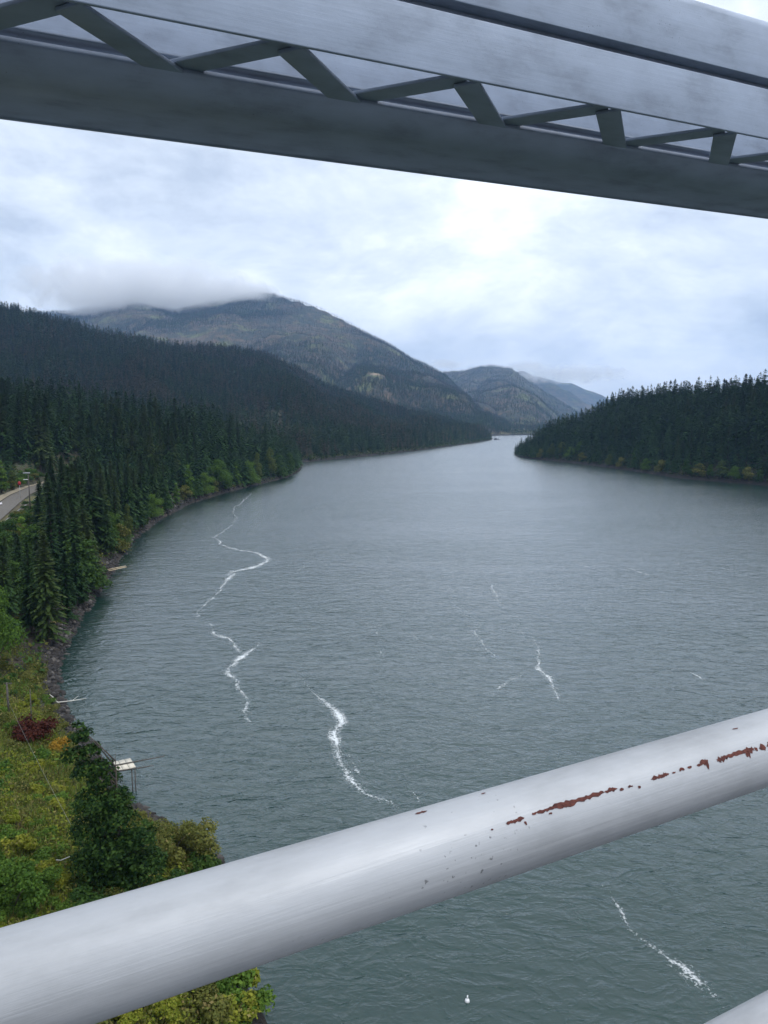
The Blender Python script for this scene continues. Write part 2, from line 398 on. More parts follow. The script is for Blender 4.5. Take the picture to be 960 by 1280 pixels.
def ridge(pts, tree, foot, p=1.0, back=0.35, seed=0, amp=0.0, nscale=300.0, far=1.0):
    """pts: (px, py, distance) of the skyline; foot: distance or (px, dist) list"""
    az, rc, zc = [], [], []
    for px, py, d in pts:
        d = d * far; q = ray(px, py); h = math.hypot(q[0], q[1])
        az.append(math.atan2(q[0], q[1])); rc.append(d); zc.append(CAM_H + d * q[2] / h - tree)
    if isinstance(foot, (int, float)): foot = [(-600, foot), (1600, foot)]
    fa = [math.atan2((a - 480) / FPX, 1) for a, _ in foot]; fr = [b for _, b in foot]
    return dict(az=np.array(az), rc=np.array(rc), zc=np.array(zc), fa=np.array(fa), fr=np.array(fr), p=p, back=back, seed=seed, amp=amp, ns=nscale)
RIDGES = [
    # wooded terrace behind the near bank
    ridge([(-900, 430, 700), (-300, 450, 680), (0, 463, 640), (60, 468, 640), (100, 478, 650), (150, 489, 650), (200, 493, 640), (250, 499, 640), (288, 512, 640), (312, 541, 660), (335, 562, 680), (372, 572, 720), (390, 600, 760), (430, 640, 800)],
          33, [(-900, 60), (0, 250), (200, 330), (300, 420), (372, 600)], 0.9, 0.22, 3, 5, 90),
    # forested foothill on the far side of the bend
    ridge([(-900, 300, 2000), (-300, 345, 2000), (0, 374, 1900), (50, 388, 1850), (80, 394, 1850), (110, 402, 1850), (150, 409, 1850), (190, 420, 1850), (230, 424, 1900), (280, 428, 2000), (330, 437, 2100), (372, 456, 2150), (400, 474, 2150), (440, 489, 2100), (500, 506, 2050), (560, 520, 2000), (600, 534, 1950), (617, 546, 1900), (640, 560, 1900), (700, 600, 1900)],
          28, [(-900, 700), (300, 850), (380, 830), (470, 1010), (566, 1480), (617, 1830), (700, 1900)], 1.1, 0.12, 5, 26, 260),
    # the big mountain
    ridge([(-900, 370, 4200), (-100, 392, 4200), (85, 387, 4200), (130, 378, 4200), (170, 372, 4200), (215, 385, 4150), (255, 376, 4100), (290, 368, 4050), (318, 364, 4000), (340, 366, 3950), (372, 374, 3850), (400, 383, 3750), (430, 398, 3650), (462, 416, 3550), (490, 429, 3450), (515, 446, 3400), (532, 453, 3350), (556, 466, 3300), (578, 487, 3200), (600, 505, 3100), (625, 522, 3000), (650, 541, 2900), (690, 560, 2850), (800, 640, 2800)],
          14, [(-900, 2000), (380, 2000), (560, 2100), (640, 2600), (800, 2780)], 1.15, 0.2, 11, 110, 560, 1.45),
    # the second mountain
    ridge([(380, 520, 5400), (470, 470, 5400), (540, 464, 5300), (575, 462, 5200), (598, 457, 5150), (612, 455.5, 5100), (628, 457, 5100), (640, 459, 5050), (655, 470, 4900), (675, 485, 4800), (700, 500, 4700), (725, 516, 4600), (750, 530, 4500), (800, 560, 4400), (900, 620, 4300)],
          10, [(380, 3200), (640, 2750), (900, 3500)], 1.1, 0.2, 23, 170, 800, 1.45),
    # two ridges fading into the distance
    ridge([(560, 500, 7000), (620, 470, 7000), (650, 462, 6900), (668, 468, 6800), (700, 482, 6600), (725, 497, 6500), (750, 514, 6400), (800, 545, 6300), (900, 600, 6200)],
          0, 8200, 1.0, 0.2, 31, 120, 700, 1.45),
    ridge([(600, 520, 9000), (660, 468, 9000), (690, 474, 8900), (715, 479, 8800), (740, 488, 8700), (775, 505, 8600), (840, 528, 8500), (1000, 560, 8500)],
          0, 10600, 1.0, 0.2, 37, 90, 700, 1.42),
    # wooded hill on the opposite bank
    ridge([(560, 640, 1000), (630, 600, 985), (646, 566, 975), (660, 546, 985), (676, 530, 1000), (692, 519, 1010), (715, 514, 1015), (738, 506, 1010), (758, 493, 1000), (772, 484, 990), (800, 481, 960), (830, 476, 930), (860, 472, 890), (890, 470, 850), (920, 466, 810), (960, 460, 770), (1060, 440, 700), (1400, 420, 560)],
          29, [(560, 960), (645, 930), (700, 800), (800, 690), (960, 530), (1060, 470), (1400, 330)], 0.85, 0.30, 43, 6, 80),
]
def ridge_h(k, x, y):
    g = RIDGES[k]; az = np.arctan2(x, y); r = np.hypot(x, y)
    rc = np.interp(az, g['az'], g['rc']); zc = np.interp(az, g['az'], g['zc']); rf = np.interp(az, g['fa'], g['fr'])
    t = np.clip((r - rf) / np.maximum(rc - rf, 1), 0, 1)
    h = np.where(r <= rc, zc * t ** g['p'], zc - g['back'] * (r - rc))
    if g['amp']:
        nz = fbm(x / g['ns'], y / g['ns'], 5, g['seed']) - 0.5
        gul = 1 - np.abs(2 * fbm(az * 4200 / g['ns'], r / (g['ns'] * 3.0), 4, g['seed'] + 5) - 1)
        e = np.clip((rc - r) / np.maximum(rc - rf, 1), 0, 1)
        h = h + g['amp'] * (nz * 1.0 - (gul - 0.62) * 1.6) * np.clip(e * (1 - e) * 5, 0, 1)
    return np.where((az < g['az'][0]) | (az > g['az'][-1]), -50, h)
def land(x, y, want=False):
    sh = np.shape(x); x = np.asarray(x, float).ravel(); y = np.asarray(y, float).ravel()
    sd = signed_shore(x, y)
    rough = fbm(x / 9, y / 9, 4, 1) - 0.5
    bank = np.interp(sd, [-40, -6, 0, 1.5, 5, 12, 30, 70, 150, 400, 1000], [-6, -2.5, 0, 0.9, 2.8, 4.8, 8.5, 12.5, 15.5, 22, 30])
    bank = bank + rough * np.interp(sd, [0, 2, 12, 60], [0.3, 0.8, 2.2, 3.0])
    best = bank.copy(); lab = np.zeros(len(x), int)
    for k in range(len(RIDGES)):
        h = ridge_h(k, x, y); h = np.minimum(h, sd * 0.75 + 1.0)
        up = (h > best) & (sd > 0); best = np.where(up, h, best); lab = np.where(up, k + 1, lab)
    # level shelf for the road
    rd = road_d(x, y); w = np.clip((14 - rd) / 7, 0, 1)
    best = np.where(sd > 3, best * (1 - w) + ROAD_Z * w, best)
    if want: return best.reshape(sh), lab.reshape(sh), sd.reshape(sh)
    return best.reshape(sh)
ROAD_Z = 14.0
ROAD = np.array([tuple(at(*p, ROAD_Z)[:2]) for p in ((-160, 745), (-60, 680), (-20, 655), (8, 632), (26, 619), (48, 609), (80, 600), (120, 590))])
def road_d(x, y):
    out = np.full(np.shape(x), 1e9)
    for (ax, ay), (bx, by) in zip(ROAD[:-1], ROAD[1:]):
        dx, dy = bx - ax, by - ay; t = np.clip(((x - ax) * dx + (y - ay) * dy) / (dx * dx + dy * dy), 0, 1)
        out = np.minimum(out, np.hypot(x - ax - t * dx, y - ay - t * dy))
    return out

AZ = np.concatenate([np.radians(np.linspace(-85, -34, 90))[:-1], np.radians(np.linspace(-34, 34, 640)), np.radians(np.linspace(34, 70, 60))[1:]])
RR = 22 * (14000 / 22) ** np.linspace(0, 1, 400)
ga, gr = np.meshgrid(AZ, RR)
GX, GY = gr * np.sin(ga), gr * np.cos(ga)
GZ, GL, GS = land(GX, GY, True)
nr, na = GX.shape
GV = np.stack([GX.ravel(), GY.ravel(), GZ.ravel()], 1)
ii, jj = np.meshgrid(np.arange(nr - 1), np.arange(na - 1), indexing='ij')
v0 = (ii * na + jj).ravel()
GF = np.stack([v0, v0 + 1, v0 + na + 1, v0 + na], 1)[:, ::-1]
fl = GL.ravel()[v0]; fmax = GZ.ravel()[GF].max(1)
keep = fmax > -2.6
for k, (nm, mt) in enumerate([('ground', 'ground'), ('wooded_terrace', 'hill'), ('foothill', 'hill'), ('mountain', 'mountain'), ('mountain', 'mountain'), ('far_ridge', 'mountain'), ('far_ridge', 'mountain'), ('wooded_hill', 'hill')]):
    sel = GF[keep & (fl == k)]
    if not len(sel): continue
    idx, inv = np.unique(sel.ravel(), return_inverse=True)
    o = obj(nm, new_mesh(nm, GV[idx], inv.reshape(-1, 4), M[mt], True, {'shore': ('POINT', GS.ravel()[idx])}))
    tag(o, kind='structure')

# skyline seen by the eye in each direction (used only to skip planting trees no one can see)
RUN = np.maximum.accumulate((GZ - CAM_H) / gr, axis=0)
def visible(x, y, z, h, slack=0.004):
    a = np.arctan2(x, y); r = np.hypot(x, y)
    j = np.clip(np.searchsorted(AZ, a), 0, na - 1); i = np.clip(np.searchsorted(RR, r) - 2, 0, nr - 1)
    return (z + h - CAM_H) / r > RUN[i, j] - slack
# ------------------------------------------------------------------ river
def sheet(name, z, mat):
    xs = np.concatenate([np.linspace(-12000, -600, 12)[:-1], np.linspace(-600, 600, 25), np.linspace(600, 12000, 12)[1:]])
    ys = np.concatenate([np.linspace(-3000, -200, 5)[:-1], np.linspace(-200, 1400, 33), np.linspace(1400, 16000, 14)[1:]])
    gx, gy = np.meshgrid(xs, ys); v = np.stack([gx.ravel(), gy.ravel(), np.full(gx.size, z)], 1)
    i, j = np.meshgrid(np.arange(len(ys) - 1), np.arange(len(xs) - 1), indexing='ij'); q = (i * len(xs) + j).ravel()
    return obj(name, new_mesh(name, v, np.stack([q, q + 1, q + len(xs) + 1, q + len(xs)], 1), mat, True))
tag(sheet('river', 0.0, M['water']), kind='structure')

# foam lines drawn out by the current
def ribbon(name, pxs, widths, dens, z=0.03, wf=0.62):
    """a strip lying on the water through picture points, widened and thinned along its length"""
    P = np.array([at(px, py)[:2] for px, py in pxs]); seg = np.hypot(*np.diff(P, axis=0).T); s = np.concatenate([[0], np.cumsum(seg)])
    n = max(8, int(s[-1] / 1.2)); q = np.linspace(0, s[-1], n)
    X = np.interp(q, s, P[:, 0]); Y = np.interp(q, s, P[:, 1])
    k = np.array([1, 2, 1]) / 4
    X[1:-1] = np.convolve(X, k, 'valid'); Y[1:-1] = np.convolve(Y, k, 'valid')
    wob = (fbm(q / 6, q * 0, 3, 91) - 0.5) * 2.4; tx = np.gradient(X); ty = np.gradient(Y); ln = np.hypot(tx, ty) + 1e-9
    nx, ny = -ty / ln, tx / ln; X = X + nx * wob; Y = Y + ny * wob
    u = np.linspace(0, 1, len(widths)); W = np.interp(q / s[-1], u, widths) * wf; D = np.interp(q / s[-1], np.linspace(0, 1, len(dens)), dens)
    D = D - 0.5 * np.clip(1 - np.minimum(q, s[-1] - q) / 4, 0, 1)
    cols = 5; V = []; A = []; UV = []
    for c in range(cols):
        o_ = (c / (cols - 1) - 0.5) * W
        V.append(np.stack([X + nx * o_, Y + ny * o_, np.full(n, z)], 1)); A.append(D); UV.append(np.stack([np.full(n, c / (cols - 1)), q], 1))
    V = np.stack(V, 1).reshape(-1, 3); A = np.stack(A, 1).ravel(); UV = np.stack(UV, 1).reshape(-1, 2)
    i, j = np.meshgrid(np.arange(n - 1), np.arange(cols - 1), indexing='ij'); b = (i * cols + j).ravel()
    F = np.stack([b, b + cols, b + cols + 1, b + 1], 1)
    me = new_mesh(name, V, F, M['foam'], False, {'dens': ('POINT', A)})
    if me.polygons[0].normal.z < 0: me.flip_normals()
    uv = me.uv_layers.new(name='UVMap'); li = np.empty(len(me.loops), np.int32); me.loops.foreach_get('vertex_index', li)
    uv.data.foreach_set('uv', UV[li].astype(np.float32).ravel())
    return tag(obj(name, me), kind='stuff')
FOAM = [
    ([(318, 613), (300, 630), (290, 636), (296, 648), (286, 660), (268, 672), (280, 682), (300, 688), (322, 690), (335, 700), (318, 710), (295, 714), (284, 719)], [2.6, 3.2, 3.6, 3.2, 3.8, 5.5, 7.5], [0.5, 0.78, 0.66, 0.66, 0.82, 1.05]),
    ([(292, 714), (289, 722), (272, 740), (258, 752), (250, 765), (242, 775)], [7, 4, 4], [1.0, 0.65, 0.75]),
    ([(257, 776), (272, 793), (288, 798), (296, 806), (296, 820)], [3, 4, 4], [0.7, 0.85, 0.7]),
    ([(322, 798), (318, 812), (300, 826), (284, 838), (292, 848), (298, 866), (308, 880), (303, 893), (318, 904), (328, 911)], [2.5, 4, 4.5, 3.5, 4, 3], [0.6, 1.0, 0.95, 0.7, 0.8, 0.5]),
    ([(362, 838), (388, 858), (408, 878), (426, 892), (423, 904), (414, 916), (414, 928), (422, 950), (440, 976), (462, 990), (480, 1000), (498, 1016)], [2, 2.2, 2.6, 3.8, 3.8, 3.4, 3.2, 2.8], [0.3, 0.55, 0.8, 1.2, 1.05, 0.85, 0.85, 0.8]),
    ([(424, 930), (436, 950), (452, 966), (474, 984)], [3, 3.5, 2.5], [0.45, 0.55, 0.4]),
    ([(496, 975), (512, 990), (524, 1005), (535, 1020)], [1.2, 1.6, 1.4], [0.5, 0.65, 0.5]),
    ([(610, 726), (622, 742), (624, 760)], [3, 4, 2], [0.5, 0.8, 0.4]),
    ([(600, 775), (596, 790), (610, 812), (620, 826)], [2, 3, 2.4], [0.6, 0.65, 0.7]),
    ([(648, 782), (672, 800), (676, 818), (668, 834), (684, 850), (696, 868), (704, 882)], [2, 2.5, 3, 3.4, 2.6], [0.4, 0.6, 0.7, 0.95, 0.7]),
    ([(660, 836), (640, 850), (624, 864), (608, 880)], [2, 3, 2.4], [0.5, 0.75, 0.4]),
    ([(712, 700), (735, 708), (752, 714)], [3, 4, 3], [0.4, 0.65, 0.4]),
    ([(776, 708), (800, 715), (824, 722)], [3, 3.5, 3], [0.6, 0.7, 0.7]),
    ([(846, 836), (864, 842), (886, 855)], [1.6, 1.8, 1.5], [0.7, 1.0, 0.8]),
    ([(738, 756), (756, 766)], [2.5, 2.5], [0.5, 0.5]),
    ([(380, 705), (374, 716)], [3, 3], [0.75, 0.6]),
    ([(518, 800), (530, 806)], [2, 2], [0.7, 0.6]),
    ([(740, 1098), (758, 1118), (770, 1138), (786, 1160), (812, 1176), (836, 1190), (856, 1206), (876, 1220), (892, 1240), (910, 1262)], [1.0, 1.5, 1.6, 1.7, 2.2, 3.0, 4.6, 4.6], [0.55, 0.75, 0.8, 0.65, 0.7, 0.85, 0.85, 0.75]),
    ([(758, 1096), (764, 1086)], [1.6, 1.2], [0.55, 0.5]),
    ([(812, 1086), (822, 1104)], [1.0, 1.0], [0.5, 0.5]),
    ([(560, 735), (575, 760), (590, 778)], [3, 4, 3], [0.3, 0.45, 0.3]), ([(466, 772), (478, 800), (470, 826)], [3, 4, 3], [0.3, 0.4, 0.3]), ([(510, 790), (520, 800), (536, 806)], [3, 3, 2], [0.4, 0.6, 0.4]),
    ([(640, 770), (655, 790), (664, 800)], [3, 3, 3], [0.35, 0.5, 0.35]), ([(900, 700), (920, 715), (945, 722)], [4, 5, 4], [0.3, 0.45, 0.3]), ([(780, 760), (800, 775)], [3, 3], [0.4, 0.35]), ([(820, 842), (850, 836)], [2, 2], [0.4, 0.4]),
    ([(380, 640), (400, 634), (420, 632)], [8, 9, 7], [0.4, 0.5, 0.3]), ([(480, 625), (492, 622)], [7, 7], [0.5, 0.4]), ([(330, 640), (320, 655), (312, 668)], [6, 7, 6], [0.3, 0.4, 0.3]), ([(860, 1130), (900, 1150), (930, 1190)], [1.6, 2.0, 1.6], [0.35, 0.45, 0.35]), ([(690, 1120), (720, 1150), (735, 1180)], [1.5, 2, 1.5], [0.3, 0.35, 0.3]),
    ([(344, 776), (352, 780)], [3, 3], [0.7, 0.6]), ([(382, 780), (384, 788)], [2.5, 2.5], [0.6, 0.5]),
    ([(470, 780), (474, 790)], [2, 2], [0.5, 0.5]), ([(886, 862), (892, 874)], [1.6, 1.6], [0.55, 0.5]),
    ([(842, 700), (868, 722)], [2.6, 2.6], [0.5, 0.55]), ([(178, 955), (184, 975), (192, 985)], [3.5, 4.5, 3.5], [0.4, 0.55, 0.4]),
]
for a_ in FOAM: ribbon('foam', a_[0], a_[1], [q + 0.03 for q in a_[2]])

# ------------------------------------------------------------------ bridge: girder overhead and hand rail
_d = ray(2430, 465); _d /= np.linalg.norm(_d)            # along the bridge
_n = np.cross([0, 0, 1.], _d); _n /= np.linalg.norm(_n)  # outward over the river
_w = np.cross(_d, _n)
BR = Matrix(((_d[0], _n[0], _w[0], 0), (_d[1], _n[1], _w[1], 0), (_d[2], _n[2], _w[2], CAM_H), (0, 0, 0, 1)))   # bridge frame: x along, y out, z up
def extrude(name, sec, x0, x1, mat, parent, bev=0.0):
    mb = MB(); mb.hull([(x0, y, z) for y, z in sec], [(x1, y, z) for y, z in sec]); me = mb.mesh(name, mat)
    o = obj(name, me, parent)
    if bev:
        md = o.modifiers.new('b', 'BEVEL'); md.width = bev; md.segments = 4; md.limit_method = 'ANGLE'; md.angle_limit = R(40)
    return o
gir = empty('bridge_girder', (0, 0, 0)); gir.matrix_world = BR
tag(gir, 'grey painted laced steel girder of the bridge crossing overhead', 'bridge girder')
ZG = 1.2; X0, X1 = -3.2, 9.5
yn = ZG / 0.489
extrude('lower_web_plate', [(yn, ZG), (yn, yn * 0.575), (yn + 0.014, yn * 0.575), (yn + 0.014, ZG)][::-1], X0, X1, M['paint'], gir, 0.004)
extrude('upper_web_plate', [(yn + 0.004, yn * 0.594), (yn + 0.004, yn * 0.68), (yn + 0.012, yn * 0.69), (yn + 0.03, yn * 0.697), (yn + 0.10, yn * 0.702), (yn + 0.10, yn * 0.594)][::-1], X0, X1, M['paint'], gir, 0.003)
extrude('back_strip', [(yn + 0.06, ZG + 0.1), (yn + 0.06, yn * 0.6), (yn + 0.075, yn * 0.6), (yn + 0.075, ZG + 0.1)][::-1], X0, X1, M['paint'], gir)
ya = ZG / 0.430; yb = ya + 0.15; yc = ya + 0.50; zc_ = yc * 0.347
# far chord: underside with a lip at its inner edge, bending down to a broad lower face
extrude('bottom_flange', [(ya, ZG), (yb, ZG - 0.058), (yc - 0.012, zc_ + 0.004), (yc - 0.012, zc_ - 0.004), (yc, zc_ - 0.004), (yc, zc_ + 0.02), (ya, ZG + 0.02)], X0, X1, M['paint'], gir)
extrude('flange_lip', [(ya + 0.0, ZG + 0.045), (ya + 0.07, ZG + 0.045), (ya + 0.07, ZG + 0.055), (ya + 0.0, ZG + 0.055)], X0, X1, M['paint'], gir)
extrude('far_web_plate', [(yc - 0.06, zc_ + 0.022), (yc - 0.06, ZG + 0.56), (yc - 0.04, ZG + 0.56), (yc - 0.04, zc_ + 0.022)][::-1], X0, X1, M['paint'], gir, 0.004)
def lacing(xa, ya_, xb, yb_, z, wd=0.098):
    a = np.array([xa, ya_, 0.]); b = np.array([xb, yb_, 0.]); t = b - a; t /= np.linalg.norm(t); s_ = np.array([-t[1], t[0], 0])
    mb = MB(); mb.box((a + b) / 2 + [0, 0, z], (np.linalg.norm(b - a), wd, 0.014), (t, s_, np.array([0, 0, 1.])))
    o = mb.build('lacing_bar', M['paint'], gir)
    md = o.modifiers.new('b', 'BEVEL'); md.width = 0.003; md.segments = 2
for k in range(-7, 14):
    xt = (0.158 + 0.570 * k) * ZG + 0.02; xb_ = (0.463 + 0.567 * k) * ZG + 0.01
    yt, ybm = yn + 0.045, ya + 0.035
    if X0 < xt < X1 - 0.5:
        lacing(xt, yt, xb_, ybm, ZG - 0.006 + 0.012)
        lacing(xb_, ybm, xt + 0.570 * ZG, yt, ZG + 0.022)
dk = extrude('bridge_deck', [(-9.0, -1.9), (-9.0, -1.62), (0.86, -1.62), (0.86, -1.9)], -60, 60, M['deck'], None); dk.matrix_world = BR; tag(dk, kind='structure')
rail = empty('hand_rail', (0, 0, 0)); rail.matrix_world = BR
tag(rail, 'silver painted tubular hand rail with chipped rusty paint along the bridge edge', 'railing')
RY, RZ, RR_ = 0.693, -0.502, 0.05
def pipe(name, y, z, rad, x0=-2.6, x1=5.2, n=48, rings=120):
    xs = np.linspace(x0, x1, rings); th = np.linspace(0, 2 * math.pi, n, endpoint=False)
    V = np.stack([np.repeat(xs, n), y + rad * np.tile(np.cos(th), rings), z + rad * np.tile(np.sin(th), rings)], 1)
    i, j = np.meshgrid(np.arange(rings - 1), np.arange(n), indexing='ij'); a = (i * n + j).ravel(); b = (i * n + (j + 1) % n).ravel()
    return obj(name, new_mesh(name, V, np.stack([a, b, b + n, a + n], 1)[:, ::-1], M['railpaint'], True), rail)
TOP = pipe('top_rail', RY, RZ, RR_); pipe('lower_rail', RY, -0.992, RR_)
for xp in (-2.2, 4.6):
    mb = MB(); mb.tube([(xp, RY, RZ - 0.04), (xp, RY, -1.6)], 0.045, 20); mb.build('post', M['railpaint'], rail, True)
# chipped patches: red primer and rust where the paint has gone
def rail_hit(px, py):
    q = ray(px, py); c = np.array([q @ _d, q @ _n, q @ _w]); A = c[1] ** 2 + c[2] ** 2; B = c[1] * RY + c[2] * RZ
    D = B * B - A * (RY * RY + RZ * RZ - RR_ * RR_); t = (B - math.sqrt(max(D, 0))) / A
    p = c * t; return p[0], math.atan2(p[2] - RZ, p[1] - RY)
def chip(px, py, lx, ly):
    """irregular flake about lx by ly picture units"""
    x, th = rail_hit(px, py); sx = lx / 2 / FPX * 1.05; st = ly / 2 / FPX * 1.05 / RR_
    k = 26 if lx > 12 else 11; rr = np.random.default_rng(int(px * 7 + py)); V = []; 
    for i in range(k):
        a = 2 * math.pi * i / k; m_ = rr.uniform(0.75, 1.15)
        xx = x + sx * m_ * math.cos(a); tt = th + st * rr.uniform(0.25, 1.25) * math.sin(a)
        V.append((xx, RY + (RR_ + 0.0005) * math.cos(tt), RZ + (RR_ + 0.0005) * math.sin(tt)))
    V.append((x, RY + (RR_ + 0.0007) * math.cos(th), RZ + (RR_ + 0.0007) * math.sin(th)))
    obj('rust_patch', new_mesh('rust_patch', V, [(i, (i + 1) % k, k)[::-1] for i in range(k)], M['rust']), TOP)
for c_ in ((526, 1016, 14, 5), (604, 992, 6, 3), (640, 1027, 14, 5), (650, 1024, 10, 5), (657, 1029, 3, 6), (680, 1013, 22, 4), (700, 1007, 32, 6), (718, 1002, 40, 8), (738, 996, 34, 7), (748, 992, 16, 5), (763, 988, 18, 5), (777, 987, 6, 3), (799, 984, 4, 4),
           (822, 972, 20, 6), (830, 969, 14, 5), (852, 962, 9, 4), (874, 956, 8, 4), (880, 953, 14, 8), (884, 956, 5, 9), (901, 949, 14, 8), (910, 945, 22, 6), (924, 941, 30, 7), (936, 938, 20, 8), (935, 943, 7, 12), (945, 936, 5, 7), (953, 934, 11, 8), (963, 931, 14, 8), (919, 911, 11, 3), (615, 1037, 3, 2), (688, 1017, 5, 3), (788, 983, 8, 3), (842, 966, 6, 2), (862, 959, 7, 3), (668, 1017, 7, 3)):
    chip(*c_)

# ------------------------------------------------------------------ trees: meshes shared by all trees of a kind
UP = np.array([0, 0, 1.])
def quads_from(c, u, v):
    """diamond leaves: centre c, half length u, half width v"""
    n = len(c); V = np.stack([c - u, c + v - u * 0.1, c + u, c - v - u * 0.1], 1).reshape(-1, 3)
    return V, np.arange(n * 4).reshape(-1, 4)
def unit(a): return a / (np.linalg.norm(a, axis=1, keepdims=True) + 1e-9)
def conifer_mesh(name, seed, nb, ns, mat, h=30.0, rmax=4.6, spray=1.0, low=0.06, gap=0.0):
    g = np.random.default_rng(seed)
    t = low + (0.985 - low) * g.random(nb) ** 0.85; t.sort()
    az = np.arange(nb) * 2.39996 + g.uniform(-0.5, 0.5, nb)
    side = 1 + 0.22 * np.sin(az + g.uniform(0, 6)) * (1 - t)
    Lb = rmax * (1 - t) ** 0.82 * g.uniform(0.62, 1.18, nb) * side * np.clip((t - low) / 0.10 + 0.55, 0, 1) + 0.25
    if gap: Lb *= np.where(g.random(nb) < gap, 0.35, 1)
    C, U, W, T = [], [], [], []
    for k in range(ns):
        s = 0.12 + 0.9 * (k + g.random(nb)) / ns
        droop = np.interp(t, [0, 0.6, 1], [0.50, 0.34, -0.5])
        rad = Lb * s; z = t * h + Lb * (0.10 * s - droop * s * s)
        c = np.stack([rad * np.cos(az), rad * np.sin(az), z], 1)
        a2 = az + g.choice([-1, 1], nb) * g.uniform(0.15, 1.0, nb)
        sl = spray * (0.34 + 0.13 * Lb) * g.uniform(0.7, 1.25, nb) * (1.2 - 0.4 * s)
        dirv = unit(np.stack([np.cos(a2), np.sin(a2), -droop * 1.0 - g.uniform(0, 0.35, nb)], 1))
        wv = unit(np.cross(dirv, np.stack([g.uniform(-.5, .5, nb), g.uniform(-.5, .5, nb), np.ones(nb)], 1)))
        C.append(c); U.append(dirv * sl[:, None]); W.append(wv * (sl * 0.42)[:, None]); T.append(g.random(nb) * 0.5 + 0.5 * np.clip(s, 0, 1))  # tint paler towards branch tips: crown shade put in the colour, plus new growth
    m_ = 10; zt = h * (0.95 + 0.06 * g.random(m_)); aa = g.uniform(0, 6.28, m_)          # leader
    C.append(np.stack([0.05 * np.cos(aa), 0.05 * np.sin(aa), zt], 1)); U.append(np.stack([0.25 * np.cos(aa), 0.25 * np.sin(aa), np.full(m_, 0.8)], 1) * 0.7)
    W.append(np.stack([-np.sin(aa), np.cos(aa), aa * 0], 1) * 0.16); T.append(g.random(m_))
    V, F = quads_from(np.concatenate(C), np.concatenate(U), np.concatenate(W))
    return new_mesh(name, V, F, mat, False, {'tint': ('FACE', np.concatenate(T))})
def trunk_mesh(name, h, r, mat, n=7, limbs=()):
    mb = MB(); mb.tube([(0, 0, -1.5), (0, 0, 0.3), (0.02 * h * 0.1, 0, h * 0.5), (0, 0, h * 0.98)], [r * 1.25, r, r * 0.6, r * 0.08], n)
    for a, b, ra in limbs: mb.tube([a, (np.array(a) + b) / 2 + [0, 0, 0.15], b], [ra, ra * 0.7, ra * 0.25], 5)
    return mb.mesh(name, mat, True)
def broad_mesh(name, seed, lobes, n, leaf, mat, fill=0.55):
    """lobes: (x, y, z, rx, ry, rz)"""
    g = np.random.default_rng(seed); lobes = np.array(lobes, float); vol = (lobes[:, 3] * lobes[:, 4] * lobes[:, 5]) ** 0.75; pr = vol / vol.sum()
    k = g.choice(len(lobes), n, p=pr); dv = unit(g.normal(size=(n, 3))); dv[:, 2] = np.where(dv[:, 2] < -0.3, -dv[:, 2] * 0.6, dv[:, 2]); dv = unit(dv)
    # small clumps on each lobe, so the surface breaks into tufts
    ncl = 26; cl = unit(g.normal(size=(len(lobes) * ncl, 3))).reshape(len(lobes), ncl, 3)
    near = np.einsum('nj,ncj->nc', dv, cl[k]).max(1)
    rad = (fill + (1 - fill) * g.random(n) ** 0.6) * (0.70 + 0.42 * np.clip((near - 0.82) / 0.18, 0, 1))
    c = lobes[k, :3] + dv * rad[:, None] * lobes[k, 3:]
    nrm = unit(dv * 0.8 + UP * 0.5 + g.normal(size=(n, 3)) * 0.55)
    u = unit(np.cross(nrm, g.normal(size=(n, 3)))); v = np.cross(nrm, u)
    sz = leaf * g.uniform(0.55, 1.3, n)
    V, F = quads_from(c, u * sz[:, None], v * (sz * 0.62)[:, None])
    return new_mesh(name, V, F, mat, False, {'tint': ('FACE', g.random(n))})
CON = []   # detailed firs (crown, trunk)
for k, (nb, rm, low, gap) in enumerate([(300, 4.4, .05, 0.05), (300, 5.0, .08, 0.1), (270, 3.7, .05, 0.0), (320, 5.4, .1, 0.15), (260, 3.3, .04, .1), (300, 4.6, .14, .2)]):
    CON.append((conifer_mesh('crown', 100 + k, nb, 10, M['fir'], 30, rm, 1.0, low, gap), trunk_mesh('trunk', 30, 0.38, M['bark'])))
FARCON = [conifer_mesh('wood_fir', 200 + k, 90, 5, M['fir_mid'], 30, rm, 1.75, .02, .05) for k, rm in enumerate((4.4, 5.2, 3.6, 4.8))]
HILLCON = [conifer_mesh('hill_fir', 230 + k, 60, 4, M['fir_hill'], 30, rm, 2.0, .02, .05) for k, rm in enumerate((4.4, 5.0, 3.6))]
def snag_mesh(name, seed):
    g = np.random.default_rng(seed); mb = MB(); mb.tube([(0, 0, -2), (0.2, 0.1, 12), (0, 0.2, 26)], [0.55, 0.4, 0.1], 5)
    for k in range(9):
        z = g.uniform(8, 24); a = g.uniform(0, 6.28); l = (28 - z) * 0.11
        mb.tube([(0, 0, z), (l * math.cos(a), l * math.sin(a), z + 0.3)], [0.16, 0.05], 3)
    return mb.mesh(name, M['snag'])
SNAG = [snag_mesh('snag', 300 + k) for k in range(2)]
GREY = [conifer_mesh('scorched_fir', 320 + k, 46, 4, M['fir_grey'], 27, 3.0, 1.6, .15, .3) for k in range(2)]
